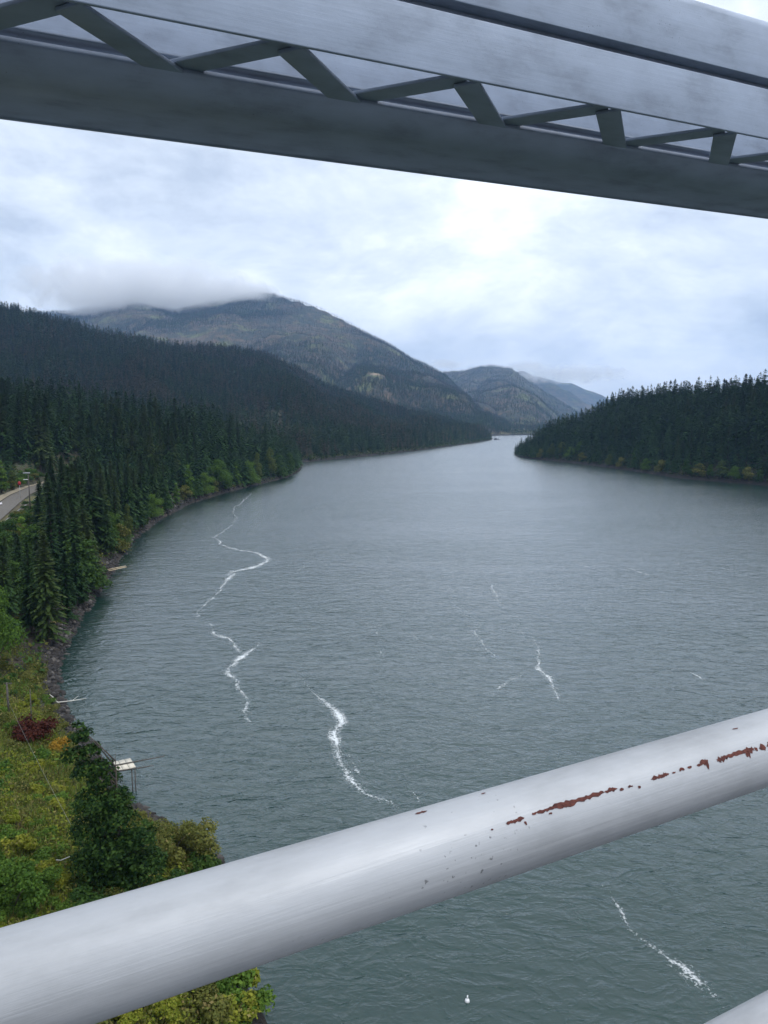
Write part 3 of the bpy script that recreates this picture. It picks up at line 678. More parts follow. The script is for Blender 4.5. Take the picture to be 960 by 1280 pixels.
def tree_lobes(seed, h, rx, n, z0=0.3, top=0.62):
    g = np.random.default_rng(seed); out = []
    for k in range(n):
        f = (k + 0.5) / n; z = h * (z0 + (1 - z0) * 0.92 * f); w = rx * math.sin(math.pi * min(1, 0.22 + 0.78 * (1 - f) * 0.9 + 0.05)) if False else rx * (1 - f ** 2.2 * top)
        a = g.uniform(0, 6.28); o_ = w * g.uniform(0.25, 0.62)
        s_ = w * g.uniform(0.42, 0.66)
        out.append((o_ * math.cos(a), o_ * math.sin(a), z, s_, s_, s_ * g.uniform(0.75, 1.1)))
    out.append((0, 0, h * 0.93, rx * 0.3, rx * 0.3, h * 0.09)); return out
def broad_set(name, seed, h, rx, nl, nleaf, leaf, mat, z0=0.3, top=0.62):
    lb = tree_lobes(seed, h, rx, nl, z0, top)
    limbs = [((0, 0, max(0.3, z_ - h * 0.18)), np.array([x_, y_, z_]), 0.012 * h) for x_, y_, z_, *_ in lb[:8]]
    return broad_mesh('crown', seed, lb, nleaf, leaf, mat), trunk_mesh('trunk', h * 0.85, 0.016 * h, M['bark'], 7, limbs)

def plant(kind, name, parts, loc, rz, sc, label, cat, group=None, names=('crown', 'trunk')):
    o = empty(name, loc, rz, sc); tag(o, label, cat, group)
    for nm, me in zip(names, parts):
        obj(nm, me, o)
    return o

# ---- where trees stand on the near (south) bank
def poisson(xs, ys, spacing):
    cell = {}; out = []
    for i in range(len(xs)):
        x, y = xs[i], ys[i]; sp = spacing[i]; cx, cy = int(x // 12), int(y // 12); ok = True
        for a in range(cx - 1, cx + 2):
            for b in range(cy - 1, cy + 2):
                for (px, py, ps) in cell.get((a, b), ()):
                    if (px - x) ** 2 + (py - y) ** 2 < (min(sp, ps)) ** 2: ok = False; break
                if not ok: break
            if not ok: break
        if ok: cell.setdefault((cx, cy), []).append((x, y, sp)); out.append(i)
    return np.array(out, int)
def sample(n, a0, a1, r0, r1):
    a = np.radians(rng.uniform(a0, a1, n)); r = np.sqrt(rng.uniform(r0 * r0, r1 * r1, n)); return r * np.sin(a), r * np.cos(a)
def top_limit(px):       # highest picture row a bank tree may reach
    return np.interp(px, [-80, 0, 42, 46, 60, 110, 140, 200, 260, 300, 330, 360, 385], [560, 560, 560, 562, 566, 566, 560, 558, 560, 556, 548, 552, 566])
X, Y = sample(9000, -29.5, -4, 118, 860)
Z, LAB, SD = land(X, Y, True)
ok = (SD > 1.6) & (road_d(X, Y) > 10) & (SD < 420) & (LAB <= 1)
X, Y, Z, SD, LAB = X[ok], Y[ok], Z[ok], SD[ok], LAB[ok]
r_ = np.hypot(X, Y)
idx = poisson(X, Y, np.where(r_ < 350, 4.6, 5.2)); X, Y, Z, SD, LAB = X[idx], Y[idx], Z[idx], SD[idx], LAB[idx]
cand = []
for x, y, z, sd in zip(X, Y, Z, SD):
    h = random.choice((random.uniform(16, 26), random.uniform(24, 34), random.uniform(28, 37))) * (0.66 + 0.34 * min(1, sd / 22)); r0 = math.hypot(x, y)
    bx, by = project((x, y, z)); tx, ty = project((x, y, z + h))
    if by > 822 and bx < 130: continue                       # brushy slope starts here
    lim = top_limit(tx) + random.uniform(0, 16) if r0 < 430 else 470
    if tx < 44 and r0 < 330: lim = 656 + random.uniform(0, 10) + 3 * max(0, 20 - tx) * 0.2       # keeps the road in view
    if tx < 58 and r0 < 330: lim = max(lim, 600)
    while ty < lim and h > 7: h *= 0.95; tx, ty = project((x, y, z + h))
    if h <= 7.5: continue
    cand.append((x, y, z, h, r0, bx, tx, ty, sd))
xs_ = np.array([c[0] for c in cand]); ys_ = np.array([c[1] for c in cand]); zs_ = np.array([c[2] for c in cand]); hs_ = np.array([c[3] for c in cand])
vis = visible(xs_, ys_, zs_, hs_, 0.0)
cand = [c for c, v in zip(cand, vis) if v]
cand.sort(key=lambda c: -c[3] / c[4])
NEAR_N = 205
def near_label(c):
    x, y, z, h, r0, bx, tx, ty, sd = c
    sz = 'tall' if h > 29 else 'short' if h < 20 else 'middling'
    if r0 < 190: w, g = 'crowded between the road and the rocky shore beside the plank platform', 'between the road and the shore'
    elif r0 < 255 and sd < 25: w, g = 'at the water edge just beyond the plank platform', 'just beyond the plank platform'
    elif r0 < 330 and sd < 25: w, g = 'at the shore between the plank platform and the tan bank', 'before the tan earth bank'
    elif r0 < 330: w, g = 'standing near the road and its lamp post', 'near the road'
    elif tx > 262 and sd < 45: w, g = 'on the wooded point where the near bank ends', 'on the wooded point'
    elif sd < 40: w, g = 'above the tan earth bank on the bend', 'above the tan earth bank'
    elif tx < 130: w, g = 'in the wood behind the road', 'in the wood behind the road'
    else: w, g = 'in the wood behind the trees of the bend', 'in the wood behind the bend'
    return '%s dark green fir %s' % (sz, w), '%s firs %s' % (sz, g)
for i, c in enumerate(cand[:NEAR_N]):
    x, y, z, h, r0, *_ = c; lb, gp = near_label(c); k = random.randrange(len(CON))
    f = h / 30.0; w = f * random.uniform(1.1, 1.6)
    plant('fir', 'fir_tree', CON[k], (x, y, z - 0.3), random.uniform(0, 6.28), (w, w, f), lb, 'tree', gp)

# bare and grassy clearings on the far slopes
def slope_hit(px, py, r0, r1):
    q = ray(px, py); q = q / math.hypot(q[0], q[1]); rr = np.linspace(r0, r1, 700); z = land(rr * q[0], rr * q[1]); k = np.argmax(z > CAM_H + rr * q[2]); r = rr[k]; return r * q[0], r * q[1]
M['bare'] = plain('bare_tan_slope', (0.24, 0.18, 0.11), 0.95, var=0.35, scale=0.05); M['meadow'] = plain('slope_meadow', (0.15, 0.155, 0.045), 0.95, var=0.3, scale=0.05)
CLEAR = []
for px, py, r0, r1, wpx, mt in ((92, 467, 700, 1900, 17, 'bare'), (150, 459, 700, 1900, 12, 'bare'), (386, 488, 900, 2300, 17, 'meadow'), (470, 468, 2300, 5600, 17, 'bare'), (178, 440, 900, 1900, 16, 'bare'), (60, 420, 900, 1900, 14, 'bare')):
    cx, cy = slope_hit(px, py, r0, r1); rad = wpx / 2 / FPX * math.hypot(cx, cy) * 1.1; g = np.random.default_rng(px); CLEAR.append((cx, cy, rad * 1.15))
    ang = np.linspace(0, 2 * math.pi, 28, endpoint=False); rim = rad * (0.55 + 0.6 * g.random(28)); rim = (rim + np.roll(rim, 1)) / 2; V = [(cx, cy)]; F = []
    for f_ in (0.33, 0.66, 1.0):
        V += [(cx + f_ * q_ * math.cos(a_), cy + f_ * q_ * 1.3 * math.sin(a_)) for a_, q_ in zip(ang, rim)]
    V = np.array(V); Zc = land(V[:, 0], V[:, 1]) + np.concatenate([[2.5], np.full(28, 2.5), np.full(28, 2.0), np.full(28, -3.0)])
    for i in range(28):
        j = (i + 1) % 28; F.append((0, 1 + i, 1 + j)); F += [(1 + 28 * k + i, 29 + 28 * k + i, 29 + 28 * k + j, 1 + 28 * k + j) for k in (0, 1)]
    tag(obj('clearing', new_mesh('clearing', np.column_stack([V, Zc]), F, M[mt], True)), kind='structure')
def uncleared(X, Y):
    ok = np.ones(len(X), bool)
    for cx, cy, rd in CLEAR:
        q = math.hypot(cx, cy); ux, uy = -cx / q, -cy / q; along = (X - cx) * ux + (Y - cy) * uy; side = (X - cx) * -uy + (Y - cy) * ux   # open towards the river
        ok &= ~((np.abs(side) < rd) & (along > -rd * 1.3) & (along < rd * 2.0))
    return ok
# ---- the wood: too many to tell apart, one mass per slope
STORE = bpy.data.collections.new('tree_kinds')
def kinds(meshes, name):
    c = bpy.data.collections.new(name)
    for k, me in enumerate(meshes):
        o = bpy.data.objects.new('%s_%02d' % (name, k), me); c.objects.link(o)
    return c
def forest(name, P, H_, Wd, coll, variants, kind='stuff'):
    n = len(P); me = bpy.data.meshes.new(name); me.vertices.add(n); me.vertices.foreach_set('co', np.asarray(P, np.float32).ravel())
    a = me.attributes.new('scl', 'FLOAT_VECTOR', 'POINT'); a.data.foreach_set('vector', np.stack([Wd, Wd, H_], 1).astype(np.float32).ravel())
    a = me.attributes.new('rot', 'FLOAT_VECTOR', 'POINT'); a.data.foreach_set('vector', np.stack([rng.uniform(-.03, .03, n), rng.uniform(-.03, .03, n), rng.uniform(0, 6.28, n)], 1).astype(np.float32).ravel())
    a = me.attributes.new('var', 'INT', 'POINT'); a.data.foreach_set('value', np.asarray(variants, np.int32))
    o = obj(name, me); tag(o, kind='stuff')
    ng = bpy.data.node_groups.new(name + '_scatter', 'GeometryNodeTree')
    ng.interface.new_socket('Geometry', in_out='INPUT', socket_type='NodeSocketGeometry'); ng.interface.new_socket('Geometry', in_out='OUTPUT', socket_type='NodeSocketGeometry')
    gi = ng.nodes.new('NodeGroupInput'); go = ng.nodes.new('NodeGroupOutput'); ip = ng.nodes.new('GeometryNodeInstanceOnPoints')
    ci = ng.nodes.new('GeometryNodeCollectionInfo'); ci.inputs['Collection'].default_value = coll; ci.inputs['Separate Children'].default_value = True; ci.inputs['Reset Children'].default_value = True
    def na_(nm, ty):
        q = ng.nodes.new('GeometryNodeInputNamedAttribute'); q.data_type = ty; q.inputs['Name'].default_value = nm; return q.outputs['Attribute']
    ip.inputs['Pick Instance'].default_value = True
    ng.links.new(gi.outputs[0], ip.inputs['Points']); ng.links.new(ci.outputs[0], ip.inputs['Instance'])
    ng.links.new(na_('var', 'INT'), ip.inputs['Instance Index']); ng.links.new(na_('scl', 'FLOAT_VECTOR'), ip.inputs['Scale'])
    er = ng.nodes.new('FunctionNodeEulerToRotation'); ng.links.new(na_('rot', 'FLOAT_VECTOR'), er.inputs[0]); ng.links.new(er.outputs[0], ip.inputs['Rotation'])
    ng.links.new(ip.outputs[0], go.inputs[0])
    md = o.modifiers.new('scatter', 'NODES'); md.node_group = ng
    return o
KW = kinds(FARCON, 'wood_fir_kind'); KH = kinds(HILLCON, 'hill_fir_kind'); KM = kinds(HILLCON + SNAG + GREY, 'mountain_tree_kind')
rest = cand[NEAR_N:]
if rest:
    A_ = np.array([(c[0], c[1], c[2] - 0.5) for c in rest]); hh = np.array([c[3] for c in rest]) / 30
    tag(forest('bank_forest', A_, hh, hh * rng.uniform(1.15, 1.65, len(A_)), KW, rng.integers(0, 4, len(A_))), 'dark fir forest filling the near bank behind the shore trees', 'forest')

def scatter(n, a0, a1, r0, r1, labs, space=None, hmin=20, hmax=34, mask=None, sdmin=5):
    X, Y = sample(n, a0, a1, r0, r1); Z, LAB, SD = land(X, Y, True)
    ok = np.isin(LAB, labs) & (SD > sdmin) & (road_d(X, Y) > 10) & uncleared(X, Y); X, Y, Z, SD = X[ok], Y[ok], Z[ok], SD[ok]
    hh = rng.uniform(hmin, hmax, len(X)) * np.interp(SD, [4, 30], [0.55, 1])
    if mask is not None:
        k = mask(X, Y, Z, hh); X, Y, Z, hh, SD = X[k], Y[k], Z[k], hh[k], SD[k]
    k = visible(X, Y, Z, hh, 0.0); X, Y, Z, hh, SD = X[k], Y[k], Z[k], hh[k], SD[k]
    if space:
        k = poisson(X, Y, np.full(len(X), space)); X, Y, Z, hh, SD = X[k], Y[k], Z[k], hh[k], SD[k]
    return X, Y, Z, hh, SD
# opposite hill
X, Y, Z, hh, SD = scatter(16000, 8, 30.5, 480, 1080, [0, 7], 5.0, 23, 31, sdmin=1.5)
sz = hh / np.hypot(X, Y); order = np.argsort(-sz)
# the largest in view stand singly: those on the skyline and along the shore
skyline = np.array([visible(X[i:i + 1], Y[i:i + 1], Z[i:i + 1] + 0.0, 3.0, -0.0015)[0] and SD[i] > 60 for i in range(len(X))])
rank = np.argsort(-(sz + np.where(SD < 25, 0.02, 0) + np.where(skyline, 0.012, 0)))
single = rank[:95]; other = rank[95:]
for i in single:
    c = CON[random.randrange(len(CON))]; f = hh[i] / 30; w = f * random.uniform(1.3, 1.75)
    shore_ = SD[i] < 30; px_i = project((X[i], Y[i], Z[i]))[0]; zs = 'tall' if hh[i] > 26 else 'small'
    zw = ' towards its outer point' if px_i < 750 else ' midway along it' if px_i < 860 else ' towards the picture edge'
    o = plant('fir', 'fir_tree', c, (X[i], Y[i], Z[i] - 0.4), random.uniform(0, 6.28), (w, w, f),
              '%s dark fir %s of the opposite hill' % (zs, 'at the waterline' if shore_ else 'on the slope') + zw, 'tree',
              '%s firs %s%s' % (zs, 'along the opposite waterline' if shore_ else 'on the opposite hill', zw))
f = hh[other] / 30
tag(forest('hill_forest', np.stack([X[other], Y[other], Z[other] - 0.5], 1), f, f * rng.uniform(1.4, 1.9, len(f)), KW, rng.integers(0, 4, len(f))), 'dark fir forest covering the hill on the opposite bank', 'forest')
# foothill on the far side of the bend
def thin(X, Y, Z, hh):   # thinner, burnt patches higher up
    el = (Z - CAM_H) / np.hypot(X, Y); nz = fbm(X / 170, Y / 170, 4, 77)
    px, py = 480 + FPX * X / Y, 0
    d = np.interp(el, [0.0, 0.03, 0.07, 0.12], [1.0, 0.95, 0.72, 0.6]) * np.clip((nz - 0.27) * 5.5, 0.12, 1)
    return rng.random(len(X)) < d
X, Y, Z, hh, SD = scatter(52000, -29.5, 10, 780, 2250, [0, 1, 2], None, 20, 33, thin)
X, Y, Z, hh = [q[np.hypot(X, Y) > 640] for q in (X, Y, Z, hh)]
f = hh / 30
tag(forest('foothill_forest', np.stack([X, Y, Z - 0.5], 1), f, f * rng.uniform(1.2, 1.7, len(f)), KH, rng.integers(0, 3, len(f))), 'fir forest covering the foothill beyond the river bend', 'forest')
X, Y, Z, hh, SD = scatter(9000, -2, 17, 1300, 3600, [0], None, 14, 24, sdmin=2)
f = hh / 30
tag(forest('far_bank_forest', np.stack([X, Y, Z - 0.5], 1), f, f * 1.3, KH, rng.integers(0, 3, len(f))), 'low dark woodland along the far river bank', 'forest')
# snags and scorched firs on the upper foothill
X, Y, Z, hh, SD = scatter(16000, -29.5, 10, 1250, 2250, [2], None, 16, 30, lambda X, Y, Z, hh: (fbm(X / 170, Y / 170, 4, 77) < 0.52) & ((Z - CAM_H) / np.hypot(X, Y) > 0.03))
f = hh / 30; vv = rng.choice([3, 4, 5, 6], len(f))
tag(forest('burnt_forest', np.stack([X, Y, Z - 0.5], 1), f, f * rng.uniform(0.9, 1.2, len(f)), KM, vv), 'grey burnt trees thinly spread over the upper foothill', 'forest')
# mountains
def burn(X, Y, Z, hh):
    nz = fbm(X / 420, Y / 420, 5, 55); el = (Z - CAM_H) / np.hypot(X, Y)
    return rng.random(len(X)) < np.clip((nz - 0.28) * 4.5, 0.3, 1) * np.interp(el, [0, 0.03, 0.08, 0.2], [1, 0.95, 0.85, 0.8])
X, Y, Z, hh, SD = scatter(230000, -29.5, 13, 2050, 6300, [3], None, 12, 24, burn)
f = hh / 30; n_ = len(f); nz = fbm(X / 420, Y / 420, 5, 55); el = (Z - CAM_H) / np.hypot(X, Y)
gfrac = np.clip((nz - 0.47) * 6 + 0.25 - el * 2.2, 0.06, 0.95)
vv = np.where(rng.random(n_) < gfrac, rng.integers(0, 3, n_), rng.integers(3, 7, n_))
tag(forest('mountain_forest', np.stack([X, Y, Z - 0.5], 1), f, f * rng.uniform(0.9, 1.3, n_), KM, vv), 'patchy green and burnt forest over the big mountain', 'forest')
X, Y, Z, hh, SD = scatter(45000, 0, 18, 2650, 7800, [4], None, 13, 25, burn)
f = hh / 30; n_ = len(f); vv = np.where(rng.random(n_) < 0.5, rng.integers(0, 3, n_), rng.integers(3, 7, n_))
tag(forest('distant_forest', np.stack([X, Y, Z - 0.5], 1), f, f * 1.3, KM, vv), 'thin forest over the second mountain up the river', 'forest')

# ------------------------------------------------------------------ broadleaf trees, shrubs and ground cover
def ground_at(px, py):
    """where a sight line first meets dry land (or the nearest shore beyond it)"""
    q = ray(px, py); q = q / math.hypot(q[0], q[1]); lo, hi = 30.0, 1300.0
    for _ in range(2):
        rr = np.geomspace(lo, hi, 500); z, _l, sd = land(rr * q[0], rr * q[1], True); ok = (z >= CAM_H + rr * q[2] - 0.02) & (sd > 1.3)
        if not ok.any(): break
        k = int(np.argmax(ok)); lo, hi = rr[max(k - 1, 0)], rr[k]
    if not ok.any(): k = int(np.argmax(sd > 1.3))
    return np.array([rr[k] * q[0], rr[k] * q[1], z[k]])
def height_to(p, top_py):
    h = 1.0
    while project((p[0], p[1], p[2] + h))[1] > top_py and h < 45: h += 0.1
    return h
def px_size(p): return np.linalg.norm(np.asarray(p) - EYE) / FPX      # metres per picture unit
# the big dark tree by the fishing platform: narrow, leafy to the ground
p = ground_at(152, 1118); h = height_to(p, 906); u_ = px_size(p + [0, 0, h * 0.5])
g = np.random.default_rng(5); lob = []
for py, xc, hw in ((1100, 150, 40), (1085, 175, 30), (1075, 125, 30), (1058, 145, 36), (1045, 176, 24), (1036, 118, 24), (1020, 150, 30), (1002, 128, 26), (996, 154, 20), (980, 134, 24), (964, 118, 20), (958, 138, 14), (944, 108, 17), (940, 124, 15), (926, 112, 14), (918, 120, 10), (909, 113, 8)):
    zc2 = (1118 - py) / (1118 - 906) * h; lob.append(((xc - 152) * u_, g.uniform(-0.25, 0.25) * hw * u_, zc2, hw * u_ * 0.85, hw * u_ * 0.85, hw * u_ * 0.75))
M['leaf_deep'] = foliage('deep_green_leaves', (0.008, 0.028, 0.008), (0.052, 0.10, 0.022), 0.25, own=0.0)
cr = broad_mesh('crown', 51, lob, 15000, 0.17, M['leaf_deep'], 0.45)
tr = trunk_mesh('trunk', h * 0.85, 0.22, M['bark'], 8, [((0, 0, l[2] * 0.8), np.array(l[:3]), 0.07) for l in lob])
plant('broad', 'broadleaf_tree', (cr, tr), tuple(p), 0, None, 'tall narrow dark leafy tree standing beside the pale fishing platform', 'tree')
BROAD = {}
def broad(key, seed, h, rx, nl, n, leaf, mat, z0=0.22, top=0.6):
    BROAD[key] = (broad_set(key, seed, h, rx, nl, n, leaf, M[mat], z0, top), h)
broad('maple', 61, 12, 5.0, 18, 8000, 0.21, 'leaf_green', 0.12, 0.55)
broad('alder', 62, 14, 4.2, 16, 4200, 0.34, 'leaf_dark', 0.12, 0.55)
broad('slim', 63, 14, 2.3, 14, 2600, 0.32, 'leaf_green', 0.1, 0.5)
M['leaf_pale'] = foliage('pale_green_leaves', (0.045, 0.075, 0.016), (0.12, 0.15, 0.035), 0.25)
broad('yellowish', 64, 11, 3.8, 16, 4200, 0.28, 'leaf_pale', 0.1, 0.6)
broad('olive', 65, 9, 4.2, 12, 2600, 0.34, 'leaf_olive', 0.1, 0.5)
def stand(key, px, base, top, label, name='broadleaf_tree', wf=1.0, group=None, d=None):
    p = ground_at(px, base) if d is None else d; h = height_to(p, top); (c, t_), h0 = BROAD[key]; f = h / h0
    return plant('broad', name, (c, t_), tuple(p - [0, 0, 0.2]), random.uniform(0, 6.28), (f * wf, f * wf, f), label, 'tree', group)
stand('maple', -4, 842, 728, 'bright green spreading maple at the edge of the brushy slope', wf=0.62)
stand('slim', 31, 716, 645, 'slim light green tree just below the road', wf=1.0)
for px, b_, t_, k_, lb_ in ((-6, 712, 660, 'alder', 'dark leafy tree at the picture edge just below the guard rail'), (14, 728, 664, 'alder', 'dark leafy tree under the guard rail beside the slim light tree'), (44, 722, 655, 'alder', 'dark leafy tree to the river side of the slim light tree'), (18, 762, 700, 'alder', 'dark leafy tree behind the bright green maple'), (52, 772, 705, 'alder', 'dark leafy tree between the maple and the firs')):
    stand(k_, px, b_, t_, lb_)
stand('slim', 88, 735, 676, 'pale green tree half hidden behind the rounded alder', wf=0.9)
stand('alder', 112, 762, 674, 'rounded mid green alder leaning over the shore by the plank platform', wf=1.25)
stand('alder', 104, 795, 735, 'dark rounded alder low on the rocks below the plank platform', wf=1.1)
stand('olive', 150, 690, 655, 'small olive tree at the shore just past the plank platform')
stand('yellowish', 160, 668, 630, 'yellow green tree above the rocky bend of the shore', wf=0.62)
stand('slim', 2, 617, 575, 'green tree behind the road beside the red sign', wf=1.3)
stand('yellowish', 16, 612, 588, 'small yellow green tree on the verge behind the red sign')
stand('olive', 232, 626, 606, 'olive bush like tree on the tan earth bank, nearest the rocky bend')
stand('olive', 268, 616, 600, 'olive bush like tree on the middle of the tan earth bank')
stand('yellowish', 322, 598, 566, 'pale yellow green tree among the firs of the wooded point', wf=0.62)
stand('yellowish', 338, 596, 560, 'taller pale yellow green tree at the middle of the wooded point', wf=0.7)
stand('yellowish', 388, 577, 568, 'low yellow green tree beyond the wooded point', wf=1.1)
for i, (px, b_, t_, k) in enumerate([(178, 661, 626, 'alder'), (192, 652, 617, 'maple'), (207, 644, 610, 'alder'), (221, 637, 603, 'slim'), (246, 627, 598, 'alder'), (257, 622, 590, 'maple'), (283, 615, 586, 'alder'), (296, 611, 582, 'slim'), (311, 607, 576, 'maple'), (349, 598, 568, 'alder'), (140, 684, 640, 'maple'), (236, 622, 580, 'slim'), (273, 612, 574, 'maple')]):
    stand(k, px, b_, t_, '%s leafy tree among the firs along the bend of the near bank' % {'alder': 'dark rounded', 'maple': 'light green rounded', 'slim': 'slim light green'}[k], wf=1.1, group='leafy trees along the bend')
stand('alder', 362, 595, 566, 'dark leafy tree at the outer end of the wooded point')
for i, (px, b_, t_, k) in enumerate([(664, 571, 558, 'alder'), (676, 572, 556, 'olive'), (690, 570, 548, 'yellowish'), (702, 569, 545, 'yellowish'), (714, 572, 552, 'maple'), (728, 577, 560, 'olive'), (742, 578, 562, 'alder'), (762, 582, 561, 'yellowish'), (776, 584, 566, 'olive'), (792, 586, 560, 'alder'), (808, 588, 566, 'maple'), (826, 590, 568, 'olive'), (842, 592, 566, 'alder'), (858, 594, 568, 'alder'), (874, 596, 572, 'olive'), (888, 597, 573, 'alder'), (902, 598, 566, 'yellowish'), (918, 600, 575, 'maple'), (935, 601, 576, 'olive'), (950, 603, 580, 'alder'), (796, 575, 548, 'alder'), (725, 565, 546, 'maple')]):
    col = {'alder': 'dark', 'olive': 'olive', 'yellowish': 'yellow green', 'maple': 'light green'}[k]
    stand(k, px, b_, b_ * 0.3 + t_ * 0.7, '%s leafy tree low on the opposite wooded hill' % col, wf=1.2, group='%s leafy trees on the opposite shore' % col)

# shrubs on the near slope
SHRUB = {}
for key, mat, n, leaf in (('green', 'leaf_green', 1500, 0.15), ('dark', 'leaf_dark', 1700, 0.16), ('olive', 'leaf_olive', 1500, 0.14), ('yellow', 'leaf_yellow', 1600, 0.14), ('red', 'leaf_red', 1800, 0.11), ('gold', 'leaf_gold', 900, 0.12)):
    v_ = []
    for k in range(3 if key not in ('red', 'gold') else 1):
        g = np.random.default_rng(700 + k * 7 + len(key)); lb = []
        for q in range(9):
            a = g.uniform(0, 6.28); rr = 1.25 * math.sqrt(g.random()); zz_ = g.uniform(0.35, 1.5) * (1 - 0.3 * rr); s_ = g.uniform(0.45, 0.8)
            lb.append((rr * math.cos(a), rr * math.sin(a), zz_, s_, s_, s_ * 0.9))
        mb = MB()
        for l in lb: mb.tube([(0, 0, -0.4), np.array(l[:3]) * [0.5, 0.5, 0.6], l[:3]], [0.05, 0.03, 0.01], 4)
        v_.append((broad_mesh('foliage', 710 + k, lb, n, leaf, M[mat], 0.3), mb.mesh('stem', M['bark'])))
    SHRUB[key] = v_
for key, mat in (('big_green', 'leaf_green'), ('big_olive', 'leaf_olive'), ('big_dark', 'leaf_dark')):
    v_ = []
    for k in range(2):
        g = np.random.default_rng(760 + k); lb = []
        for q in range(14):
            a = g.uniform(0, 6.28); rr = 2.4 * math.sqrt(g.random()); zz_ = g.uniform(0.6, 3.2) * (1 - 0.25 * rr / 2); s_ = g.uniform(0.7, 1.3); lb.append((rr * math.cos(a), rr * math.sin(a), zz_, s_, s_, s_ * 0.9))
        mb = MB()
        for l in lb: mb.tube([(0, 0, -0.4), np.array(l[:3]) * [0.5, 0.5, 0.6], l[:3]], [0.07, 0.04, 0.015], 4)
        v_.append((broad_mesh('foliage', 770 + k, lb, 6500, 0.13, M[mat], 0.3), mb.mesh('stem', M['bark'])))
    SHRUB[key] = v_
def shrub(key, p, s, label, group=None, sz=None):
    v = random.choice(SHRUB[key])
    return plant('shrub', 'shrub', v, (p[0], p[1], p[2] - 0.15), random.uniform(0, 6.28), (s, s, s * (sz or random.uniform(0.8, 1.2))), label, 'shrub', group, ('foliage', 'stem'))
shrub('red', ground_at(36, 924), 2.0, 'dark red shrub on the brushy slope near the rocky shore')
shrub('red', ground_at(48, 922), 1.3, 'smaller dark red shrub touching the larger one near the shore')
shrub('gold', ground_at(75, 940), 0.95, 'golden yellow shrub below the dark red one', sz=1.5)
shrub('big_green', ground_at(12, 1140), 1.15, 'bright green leafy bush in the corner just above the hand rail', sz=1.1)
shrub('big_green', ground_at(36, 1120), 0.8, 'light green bush beside the corner bush above the hand rail')
shrub('big_olive', ground_at(236, 1078), 1.1, 'brownish olive bush at the water edge right of the tall tree', sz=1.0)
shrub('big_olive', ground_at(212, 1072), 1.05, 'olive bush between the tall tree and the brownish bush', sz=1.15)
shrub('dark', ground_at(256, 1092), 1.3, 'dark green bush tip nearest the water above the hand rail')
for i_, (px_, py_, k_) in enumerate(((296, 1222, 'green'), (304, 1238, 'olive'), (311, 1252, 'olive'), (319, 1264, 'dark'), (326, 1276, 'olive'), (288, 1240, 'yellow'), (300, 1262, 'green'), (285, 1265, 'yellow'))):
    shrub(k_, ground_at(px_ + 2, py_), 1.3, 'leafy shrub hanging over the water edge below the hand rail', 'shrubs over the water edge below the hand rail')
for px_, py_, k_, sz_ in ((2, 672, 'big_dark', 1.5), (12, 668, 'big_olive', 1.4), (22, 661, 'big_dark', 1.4), (31, 653, 'big_olive', 1.3), (39, 646, 'big_dark', 1.6), (45, 640, 'big_dark', 1.8), (8, 688, 'big_dark', 1.2), (20, 680, 'big_olive', 1.1), (33, 668, 'big_dark', 1.1), (43, 660, 'big_dark', 1.1), (26, 690, 'big_dark', 1.2), (-5, 682, 'big_dark', 1.1)):
    w_ = 'dark' if 'dark' in k_ else 'olive'
    shrub(k_, ground_at(px_, py_), sz_, '%s bush on the slope between the guard rail and the firs' % w_, '%s bushes under the guard rail' % w_)
for px_, py_, k_ in ((22, 607, 'big_green'), (30, 603, 'big_dark'), (38, 600, 'big_olive'), (45, 598, 'big_dark'), (34, 596, 'big_green'), (10, 611, 'big_olive')):
    shrub(k_, ground_at(px_, py_), 1.4, 'leafy bush on the verge behind the road', 'bushes behind the road')
X, Y = sample(7000, -31, -4, 38, 142); Z, LAB, SD = land(X, Y, True); k = (SD > 2.2) & (LAB <= 1); X, Y, Z, SD = X[k], Y[k], Z[k], SD[k]
k = poisson(X, Y, np.full(len(X), 1.75)); cnt = 0
zones = {}
for x, y, z, sd in zip(X[k], Y[k], Z[k], SD[k]):
    px, py = project((x, y, z))
    if px < -25 or px > 345 or py > 1300 or py < 792: continue
    if py > 1165 - px * 0.281 + 26 and py < 1300 - px * 0.349: continue      # hidden by the hand rail
    if py < 900 and random.random() < 0.15: continue
    q = random.random()
    if py > 1150: key = 'yellow' if q < .45 else 'olive' if q < .75 else 'green'; zn = 'below the hand rail'
    elif py > 1050 and px < 120: key = 'dark' if q < .4 else 'green' if q < .8 else 'yellow'; zn = 'in the thicket just above the hand rail'
    elif py > 1010 and px >= 120: key = 'dark' if q < .4 else 'olive'; zn = 'at the foot of the tall narrow tree'
    elif py > 930: key = 'yellow' if q < .35 else 'green' if q < .6 else 'olive'; zn = 'on the sunny brush slope above the thicket'
    elif py > 870: key = 'green' if q < .4 else 'olive' if q < .8 else 'yellow'; zn = 'on the slope around the dark red shrub'
    else: key = 'olive' if q < .5 else 'dark'; zn = 'on the bank near the bright green maple'
    if sd < 5 and key == 'yellow': key = 'olive'
    s_ = random.uniform(0.6, 1.25) if py > 1050 else random.uniform(0.4, 0.95)
    cw = {'green': 'green', 'dark': 'dark green', 'olive': 'olive', 'yellow': 'yellow green'}[key]
    shrub(key, (x, y, z), s_, '%s shrub %s' % (cw, zn), '%s shrubs %s' % (cw, zn)); cnt += 1
print('shrubs', cnt)
